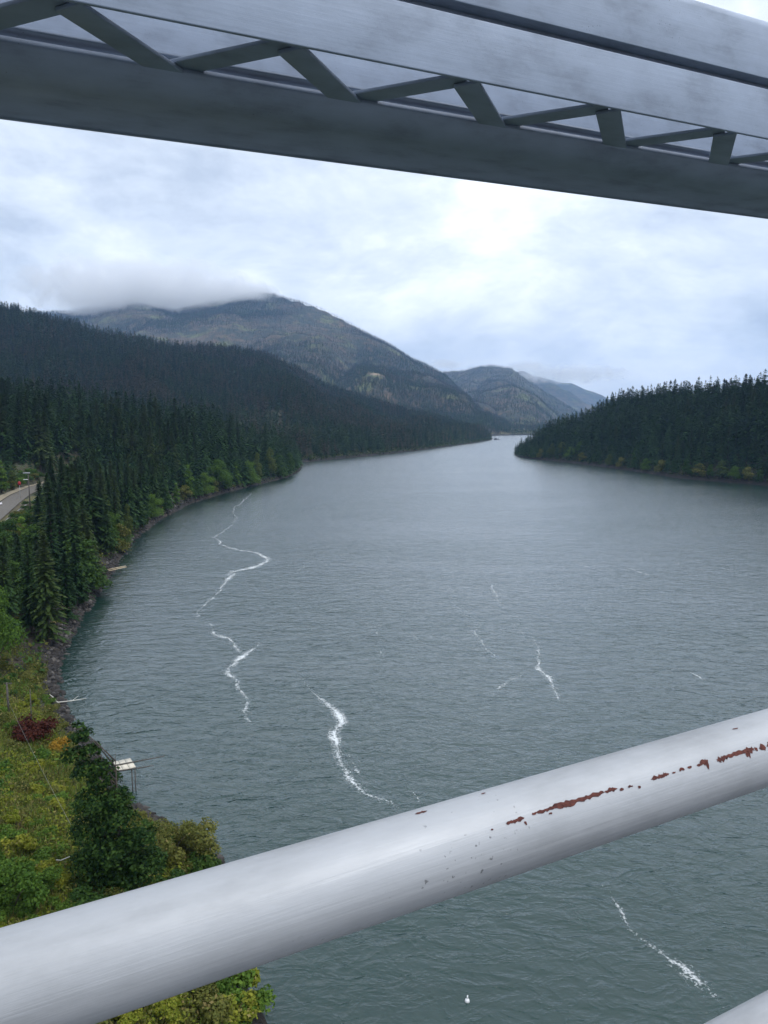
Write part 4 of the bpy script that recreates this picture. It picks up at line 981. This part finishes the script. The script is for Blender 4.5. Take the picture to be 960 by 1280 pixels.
# low growth between the shrubs
def cover(name, n, keyseed, mat, leaf, lift, a0, a1, r0, r1, dens, sdmin=1.5):
    X, Y = sample(n, a0, a1, r0, r1); Z, LAB, SD = land(X, Y, True); k = (SD > sdmin) & (LAB <= 1) & (road_d(X, Y) > 8) & (rng.random(n) < np.clip((fbm(X / 5, Y / 5, 4, keyseed) - dens) * 6, 0, 1))
    X, Y, Z = X[k], Y[k], Z[k]; m_ = len(X); c = np.stack([X, Y, Z + lift * rng.random(m_) ** 1.5 * (0.3 + fbm(X / 2.5, Y / 2.5, 3, keyseed + 3) * 1.4)], 1)
    nrm = unit(rng.normal(size=(m_, 3)) * 0.7 + UP); u = unit(np.cross(nrm, rng.normal(size=(m_, 3)))); v = np.cross(nrm, u); sz_ = leaf * rng.uniform(0.6, 1.4, m_)
    V, F = quads_from(c, u * sz_[:, None], v * (sz_ * 0.6)[:, None])
    return tag(obj(name, new_mesh(name, V, F, M[mat], False, {'tint': ('FACE', rng.random(m_))})), kind='stuff')
cover('ground_cover', 110000, 401, 'leaf_olive', 0.15, 0.9, -31, -3, 38, 150, 0.28)
cover('ground_cover', 110000, 411, 'leaf_yellow', 0.15, 1.0, -31, -3, 38, 125, 0.42, 4)
cover('ground_cover', 40000, 421, 'leaf_green', 0.17, 1.0, -31, -3, 38, 150, 0.44, 3)
def blades(name, n, keyseed, mat, ln, r1):
    X, Y = sample(n, -31, -3, 38, r1); Z, LAB, SD = land(X, Y, True); k = (SD > 2.5) & (LAB <= 1) & (rng.random(n) < np.clip((fbm(X / 4, Y / 4, 4, keyseed) - 0.33) * 6, 0, 1)); X, Y, Z = X[k], Y[k], Z[k]; m_ = len(X)
    u = unit(rng.normal(size=(m_, 3)) * 0.45 + UP); v = unit(np.cross(u, rng.normal(size=(m_, 3)))); sz_ = ln * rng.uniform(0.5, 1.3, m_)
    V, F = quads_from(np.stack([X, Y, Z], 1) + u * sz_[:, None] * 0.9, u * sz_[:, None], v * 0.035 * (0.6 + rng.random(m_))[:, None])
    return tag(obj(name, new_mesh(name, V, F, M[mat], False, {'tint': ('FACE', rng.random(m_))})), kind='stuff')
M['straw'] = foliage('dry_grass', (0.16, 0.15, 0.04), (0.36, 0.32, 0.12), 0.3, own=0.1); M['blade'] = foliage('green_grass', (0.07, 0.12, 0.02), (0.2, 0.26, 0.05), 0.3, own=0.1)
blades('grass', 70000, 501, 'straw', 0.5, 130); blades('grass', 90000, 511, 'blade', 0.55, 130)
cover('undergrowth', 40000, 431, 'leaf_olive', 0.4, 2.0, -29.5, -5, 128, 420, 0.40, 2)
cover('undergrowth', 26000, 441, 'leaf_dark', 0.5, 2.5, -29.5, -5, 128, 420, 0.40, 2)
def cover_pts(name, X, Y, Z, mat, leaf, lift):
    m_ = len(X); c = np.stack([X, Y, Z + lift * rng.random(m_)], 1); nrm = unit(rng.normal(size=(m_, 3)) * 0.7 + UP); u = unit(np.cross(nrm, rng.normal(size=(m_, 3)))); v = np.cross(nrm, u); sz_ = leaf * rng.uniform(0.6, 1.4, m_)
    V, F = quads_from(c, u * sz_[:, None], v * (sz_ * 0.6)[:, None])
    return tag(obj(name, new_mesh(name, V, F, M[mat], False, {'tint': ('FACE', rng.random(m_))})), kind='stuff')
def shore_pts(n, a0, a1, r0, r1, dmax):
    A, B = RIVER, np.roll(RIVER, -1, axis=0); mid = (A + B) / 2; az_ = np.degrees(np.arctan2(mid[:, 0], mid[:, 1])); rm = np.hypot(mid[:, 0], mid[:, 1])
    k = (az_ > a0) & (az_ < a1) & (rm > r0) & (rm < r1); A, B = A[k], B[k]; ln = np.hypot(*(B - A).T); i = rng.choice(len(A), n, p=ln / ln.sum()); t_ = rng.random(n)[:, None]
    P_ = A[i] + (B[i] - A[i]) * t_; dn = np.stack([-(B - A)[:, 1], (B - A)[:, 0]], 1)[i] / ln[i][:, None]; P_ = P_ + dn * (dmax * rng.random(n) ** 1.4 * rng.choice([-1, 1], n))[:, None]
    X, Y = P_[:, 0], P_[:, 1]; Z, _, SD = land(X, Y, True); k = SD > 0.5; return X[k], Y[k], Z[k], SD[k]
for n_, a0_, a1_, r0_, r1_, dm_, lf_ in ((26000, 8, 32, 480, 1000, 26, 0.6), (30000, -7, 11, 790, 1950, 30, 1.0), (12000, 9, 20, 1950, 3400, 60, 2.0), (16000, -22, -5, 300, 830, 12, 0.4)):
    X, Y, Z, SD = shore_pts(n_, a0_, a1_, r0_, r1_, dm_); q = rng.random(len(X)) < 0.3
    cover_pts('undergrowth', X[q], Y[q], Z[q], 'leaf_olive', lf_ * 0.8, lf_ * 3.5); cover_pts('undergrowth', X[~q], Y[~q], Z[~q], 'leaf_shade', lf_, lf_ * 5)

# rocks of the embankment
def rocks(name, n, a0, a1, r0, r1, smin, smax, lo=-0.8, hi=3.2):
    X, Y = sample(n, a0, a1, r0, r1); Z, LAB, SD = land(X, Y, True); k = (SD > lo) & (SD < hi + 1.5 * (fbm(X / 6, Y / 6, 3, 9) - 0.5) * 4); X, Y, Z = X[k], Y[k], Z[k]; m_ = len(X)
    ph = (1 + 5 ** 0.5) / 2
    iv = unit(np.array([(-1, ph, 0), (1, ph, 0), (-1, -ph, 0), (1, -ph, 0), (0, -1, ph), (0, 1, ph), (0, -1, -ph), (0, 1, -ph), (ph, 0, -1), (ph, 0, 1), (-ph, 0, -1), (-ph, 0, 1)], float))
    it = np.array([(0, 11, 5), (0, 5, 1), (0, 1, 7), (0, 7, 10), (0, 10, 11), (1, 5, 9), (5, 11, 4), (11, 10, 2), (10, 7, 6), (7, 1, 8), (3, 9, 4), (3, 4, 2), (3, 2, 6), (3, 6, 8), (3, 8, 9), (4, 9, 5), (2, 4, 11), (6, 2, 10), (8, 6, 7), (9, 8, 1)])
    s_ = smin + (smax - smin) * rng.random(m_) ** 2.5; sc = np.stack([s_ * rng.uniform(.7, 1.4, m_), s_ * rng.uniform(.7, 1.4, m_), s_ * rng.uniform(.5, .9, m_)], 1)
    V = iv[None] * sc[:, None] * rng.uniform(0.72, 1.2, (m_, 12, 1)) + np.stack([X, Y, Z + 0.1 * s_], 1)[:, None]
    F = (it[None] + 12 * np.arange(m_)[:, None, None]).reshape(-1, 3)
    return tag(obj(name, new_mesh(name, V.reshape(-1, 3), F, M['rock'], False, {'tint': ('FACE', np.repeat(rng.random(m_), 20))})), kind='stuff')
rocks('rocks', 60000, -31, -6, 62, 240, 0.22, 0.75)
rocks('rocks', 60000, -22, -4, 240, 830, 0.35, 0.9, -1, 4)

# ------------------------------------------------------------------ small things along the bank
# pale fishing platform on legs
fp = empty('fishing_platform', tuple(at(157, 956, 3.0))); tag(fp, 'pale plywood fishing platform on thin legs over the water', 'platform')
def rel(px, py, z): return at(px, py, z) - np.array(fp.location)
cs = [rel(140, 953, 3.0), rel(163, 948, 3.0), rel(170, 959, 3.0), rel(146, 965, 3.0)]
for k in range(3):
    a0, a1 = k / 3 + 0.01, (k + 1) / 3 - 0.01
    mb = MB(); q = [cs[0] + (cs[1] - cs[0]) * a0, cs[0] + (cs[1] - cs[0]) * a1, cs[3] + (cs[2] - cs[3]) * a1, cs[3] + (cs[2] - cs[3]) * a0]
    mb.hull(q[::-1], [v + [0, 0, 0.06] for v in q[::-1]]); mb.build('deck_board', M['ply'], fp)
for a, b in (((128, 960, 3.12), (206, 945, 3.12)), ((134, 966, 3.12), (192, 957, 3.12))):
    mb = MB(); mb.tube([rel(*a), rel(*b)], [0.13, 0.05], 6); mb.build('outrigger_pole', M['pole'], fp)
for px in (164.5, 168.5):
    c = rel(px, 960, 2.9); mb = MB(); mb.tube([c, c + [0.1, -0.2, -4.2]], 0.07, 6); mb.build('leg', M['pole'], fp)
for px, py in ((143, 962), (141, 955)):
    c = rel(px, py, 2.9); mb = MB(); mb.tube([c, c + [-0.1, 0.1, -3.5]], 0.07, 6); mb.build('leg', M['pole'], fp)
# tan plank platform further up
pp = empty('plank_platform', tuple(at(148, 710, 1.6))); tag(pp, 'narrow tan plank platform sticking out from under the alder', 'platform')
rel2 = lambda px, py, z: at(px, py, z) - np.array(pp.location)
for k, (a, b) in enumerate((((136, 713.5, 1.6), (158, 708.6, 1.6)), ((134, 712, 1.6), (157, 707.4, 1.6)))):
    mb = MB(); A, B = rel2(*a), rel2(*b); t_ = (B - A) / np.linalg.norm(B - A); mb.box((A + B) / 2, (np.linalg.norm(B - A), 0.42, 0.1), (t_, np.array([-t_[1], t_[0], 0]), UP)); mb.build('plank', M['plank'], pp)
mb = MB(); mb.tube([rel2(136, 712, 1.5), rel2(166, 706.5, 1.5)], [0.1, 0.04], 6); mb.build('outrigger_pole', M['pole'], pp)
for px in (138, 150):
    c = rel2(px, 711, 1.55); mb = MB(); mb.tube([c, c - [0, 0, 2.6]], 0.08, 6); mb.build('leg', M['pole'], pp)
# bleached driftwood
dw = empty('driftwood', tuple(at(74, 876, 0.5))); tag(dw, 'forked bleached driftwood branch lying over the rocky shore into the water', 'driftwood')
r3 = lambda px, py, z: at(px, py, z) - np.array(dw.location)
mb = MB(); mb.tube([r3(62, 868, 1.6), r3(68, 873, 1.0), r3(72, 878, 0.6), r3(90, 876, 0.45), r3(108, 873, 0.35)], [0.06, 0.09, 0.11, 0.08, 0.03], 6)
mb.tube([r3(72, 878, 0.6), r3(64, 878, 1.0)], [0.08, 0.04], 5); mb.build('branch', M['drift'], dw, True)
mb = MB(); mb.tube([r3(90, 876, 0.45), r3(98, 870, 0.7)], [0.05, 0.02], 5); mb.build('twig', M['drift'], dw, True)
# pale dead stick in the thicket
c0 = ground_at(80, 1074); ds = empty('dead_branch', tuple(c0)); tag(ds, 'pale curved dead branch lying over the thicket above the hand rail', 'branch')
mb = MB(); pts = [at_y(px, py, math.hypot(c0[0], c0[1]) - 1.8) - c0 for px, py in ((70, 1075), (76, 1075.5), (82, 1073), (88, 1070.5), (93, 1071))]; mb.tube(pts, [0.05, 0.05, 0.045, 0.04, 0.02], 6); mb.build('stick', M['drift'], ds, True)
# timber post with a cross piece and a wire running down the slope
c0 = ground_at(11, 894); up_ = empty('utility_post', tuple(c0)); h = height_to(c0, 854); tag(up_, 'dark timber post with a short cross piece on the brushy slope', 'post')
mb = MB(); mb.tube([(0, 0, -0.5), (0, 0, h)], [0.16, 0.12], 8); mb.build('shaft', M['pole'], up_, True)
mb = MB(); mb.box((0.2, 0, h - 0.12), (1.1, 0.1, 0.12)); mb.build('cross_piece', M['pole'], up_)
c1 = ground_at(40, 912); u2 = empty('utility_post', tuple(c1)); h2 = height_to(c1, 862); tag(u2, 'thin bare dark pole rising behind the dark red shrub', 'post')
mb = MB(); mb.tube([(0, 0, -0.5), (0.05, 0, h2)], [0.09, 0.05], 7); mb.build('shaft', M['pole'], u2, True)
w0 = c0 + [0, 0, h * 0.45]; w1 = ground_at(92, 1062) + [0, 0, 2.2]
wr = empty('guy_wire', tuple(w0)); tag(wr, 'thin pale wire slanting down the brushy slope from the timber post', 'wire')
mb = MB(); mb.tube([(w1 - w0) * k / 10 + np.array([0, 0, -1.1 * math.sin(math.pi * k / 10)]) * 0.3 for k in range(11)], 0.010, 5); mb.build('strand', M['wire'], wr)

# ------------------------------------------------------------------ the road on the left
def strip(name, off, wd, z, mat):
    P = ROAD; n_ = 60; s = np.concatenate([[0], np.cumsum(np.hypot(*np.diff(P, axis=0).T))]); q = np.linspace(0, s[-1], n_)
    X, Y = np.interp(q, s, P[:, 0]), np.interp(q, s, P[:, 1]); tx, ty = np.gradient(X), np.gradient(Y); ln = np.hypot(tx, ty); nx, ny = ty / ln, -tx / ln
    V = np.concatenate([np.stack([X + nx * (off - wd / 2), Y + ny * (off - wd / 2), np.full(n_, z)], 1), np.stack([X + nx * (off + wd / 2), Y + ny * (off + wd / 2), np.full(n_, z)], 1)])
    F = np.array([(i, n_ + i, n_ + i + 1, i + 1) for i in range(n_ - 1)]); me = new_mesh(name, V, F, mat)
    if me.polygons[0].normal.z < 0: me.flip_normals()
    return tag(obj(name, me), kind='structure')
strip('road', 0, 7.5, ROAD_Z + 0.32, M['asphalt'])
strip('road_shoulder', -6.0, 3.4, ROAD_Z + 0.28, M['verge'])
def road_pt(px, py): return at(px, py, ROAD_Z)
def lamp():
    p = road_pt(38, 639); o = empty('street_lamp', tuple(p)); h = height_to(p, 592); tag(o, 'street lamp on a dark pole beside the road', 'street lamp')
    mb = MB(); mb.tube([(0, 0, -0.5), (0, 0, h)], [0.22, 0.14], 8); mb.build('pole', M['pole'], o, True)
    mb = MB(); mb.tube([(0, 0, h * 0.98), (-1.0, 0, h + 0.1)], 0.08, 6); arm_ = mb.build('arm', M['pole'], o)
    mb = MB(); mb.box((-0.6, 0, h + 0.15), (2.2, 0.7, 0.3)); mb.build('lamp_head', M['steel'], arm_)
    mb = MB(); mb.box((-1.0, 0, h * 0.84), (1.6, 0.25, 0.2)); mb.build('bracket', M['whitepaint'], o)
lamp()
def sign():
    p = at_y(25, 618, 335); p[2] = ROAD_Z; o = empty('road_sign', tuple(p)); zc_s = at_y(25.2, 604, 335)[2] - p[2]; tag(o, 'red sign on a post beside the road', 'sign')
    mb = MB(); mb.tube([(0, 0.1, -0.5), (0, 0.1, zc_s + 0.4)], 0.07, 6); mb.build('post', M['steel'], o)
    a = [(0.65 * math.cos(R(22.5 + 45 * k)), -0.03, zc_s + 0.85 * math.sin(R(22.5 + 45 * k))) for k in range(8)]
    mb = MB(); mb.hull(a, [(x, 0.03, z) for x, _, z in a]); mb.build('sign_plate', M['red'], o)
sign()
def car():
    p = road_pt(-4.5, 632); o = empty('parked_car', tuple(p + [0, 0, 0.12]), R(-25)); tag(o, 'white car at the roadside cut off by the picture edge', 'car')
    mb = MB(); sec = [(-2.2, 0.35), (-2.25, 0.8), (-1.4, 0.95), (-0.8, 1.05), (1.9, 1.05), (2.2, 0.85), (2.2, 0.35)]
    mb.hull([(x, -0.85, z) for x, z in sec], [(x, 0.85, z) for x, z in sec]); b = mb.build('body', M['whitepaint'], o); md = b.modifiers.new('b', 'BEVEL'); md.width = 0.08; md.segments = 3
    mb = MB(); mb.hull([(-0.9, -0.78, 1.05), (-0.9, 0.78, 1.05), (1.8, 0.78, 1.05), (1.8, -0.78, 1.05)][::-1], [(-0.2, -0.62, 1.55), (-0.2, 0.62, 1.55), (1.4, 0.62, 1.55), (1.4, -0.62, 1.55)][::-1]); mb.build('window', M['glass'], o)
    mb = MB(); mb.box((0.6, 0, 1.57), (1.6, 1.22, 0.05)); mb.build('roof', M['whitepaint'], o)
    for x in (-1.4, 1.4):
        for y in (-0.8, 0.8):
            mb = MB(); mb.tube([(x, y - 0.11, 0.33), (x, y + 0.11, 0.33)], 0.33, 16); mb.build('wheel', M['rubber'], o, True)
car()
gp = road_pt(22, 641); gr_o = empty('guard_rail', tuple(gp)); tag(gr_o, 'low steel guard rail on posts along the river side of the road', 'guard rail')
gpts = [road_pt(px, py) - gp for px, py in ((-6, 664), (4, 656), (13, 648), (22, 641), (30, 635), (38, 630), (46, 625))]
for q in gpts:
    mb = MB(); mb.box(q + [0, 0, 0.35], (0.16, 0.16, 1.0)); mb.build('post', M['pole'], gr_o)
mb = MB()
for a, b in zip(gpts[:-1], gpts[1:]):
    t_ = (b - a) / np.linalg.norm(b - a); mb.box((a + b) / 2 + [0, 0, 0.7] - np.array([-t_[1], t_[0], 0]) * 0.13, (np.linalg.norm(b - a), 0.06, 0.32), (t_, np.array([-t_[1], t_[0], 0]), UP))
mb.build('beam', M['steel'], gr_o)

# ------------------------------------------------------------------ on the water
bp = at(584, 1252); bo = empty('float', tuple(bp)); tag(bo, 'small white float drifting on the dark water below the hand rail', 'float')
mb = MB(); mb.tube([(0, 0, -0.1), (0, 0, 0.02), (0, 0, 0.18), (0, 0, 0.26)], [0.08, 0.2, 0.16, 0.05], 12); mb.build('body', M['whitepaint'], bo, True)
mb = MB(); mb.tube([(0, 0, 0.24), (0.03, 0.02, 0.5)], [0.06, 0.05], 8); mb.build('stem', M['whitepaint'], bo, True)
bp = at(620, 549.6); bt = empty('boat', tuple(bp), R(20)); tag(bt, 'tiny dark boat with white bow wave near the far bank', 'boat')
mb = MB(); mb.hull([(-8, -2, -0.5), (7, -2, -0.5), (9.5, 0, -0.5), (7, 2, -0.5), (-8, 2, -0.5)][::-1], [(-8.2, -2.4, 1.6), (7.5, -2.4, 1.8), (11, 0, 2.2), (7.5, 2.4, 1.8), (-8.2, 2.4, 1.6)][::-1]); mb.build('hull', M['hull'], bt)
mb = MB(); mb.box((-1, 0, 3.0), (6, 3.2, 2.6)); cab_ = mb.build('cabin', M['hull'], bt)
mb = MB(); mb.box((-1, 0, 3.4), (6.06, 3.26, 0.7)); mb.build('window', M['glass'], cab_)
mb = MB(); mb.hull([(-12, -3, 0.0), (-7.6, -2, 0.0), (-7.6, 2, 0.0), (-12, 3, 0)], [(-11, -2, 1.2), (-8.4, -1.6, 1.4), (-8.4, 1.6, 1.4), (-11, 2, 1.2)]); mb.build('spray', M['whitepaint'], bt)

# ------------------------------------------------------------------ air between here and the mountains
mb = MB(); mb.box((-200, 6600, 690), (20000, 15600, 1414)); hz = mb.build('haze', None); tag(hz, kind='stuff')
m = bpy.data.materials.new('river_haze'); m.use_nodes = True; t = m.node_tree; t.nodes.clear()
pv = N(t, 'ShaderNodeVolumePrincipled'); pv.inputs['Color'].default_value = (0.40, 0.63, 1.0, 1); pv.inputs['Density'].default_value = 0.00006; pv.inputs['Anisotropy'].default_value = 0.0
L(t, pv.outputs[0], N(t, 'ShaderNodeOutputMaterial').inputs['Volume']); hz.data.materials.append(m)

# low cloud draped over the summit ridges
def cloud_mat(dens, soft):
    m = bpy.data.materials.new('low_cloud_vapour'); m.use_nodes = True; t = m.node_tree; t.nodes.clear()
    o = N(t, 'ShaderNodeTexCoord').outputs['Object']; ln = N(t, 'ShaderNodeVectorMath', operation='LENGTH'); L(t, o, ln.inputs[0])
    fall = MATH(t, 'SUBTRACT', 1.0, ln.outputs['Value'])
    nz = NOISE(t, pos(t), 0.0055, 5, 0.62, 0.5)
    f = MATH(t, 'ADD', MATH(t, 'MULTIPLY', fall, soft), MATH(t, 'MULTIPLY', MATH(t, 'SUBTRACT', nz, 0.55), 4.0))
    d = MATH(t, 'MULTIPLY', MATH(t, 'MINIMUM', MATH(t, 'MAXIMUM', f, 0.0), 1.0), dens)
    pv = N(t, 'ShaderNodeVolumePrincipled'); pv.inputs['Color'].default_value = (1, 1, 1, 1); L(t, d, pv.inputs['Density'])
    L(t, pv.outputs[0], N(t, 'ShaderNodeOutputMaterial').inputs['Volume']); return m
def low_cloud(px, py, dist, size, dens=0.006, soft=1.6):
    me = bpy.data.meshes.new('low_cloud'); import bmesh; bm = bmesh.new(); bmesh.ops.create_icosphere(bm, subdivisions=3, radius=1.0); bm.to_mesh(me); bm.free()
    o = obj('low_cloud', me, None, tuple(at_y(px, py, dist))); o.scale = size; o.rotation_euler = (0, 0, -math.atan2((px - 480) / FPX, 1)); me.materials.append(cloud_mat(dens, soft)); tag(o, kind='stuff')
low_cloud(185, 364, 5800, (980, 640, 240), 0.0080, 1.9)
low_cloud(300, 370, 5650, (330, 380, 95), 0.0045)
low_cloud(705, 468, 9300, (800, 500, 130), 0.003)
low_cloud(655, 458, 7250, (260, 300, 60), 0.0025)
low_cloud(560, 455, 7000, (240, 300, 50), 0.002)
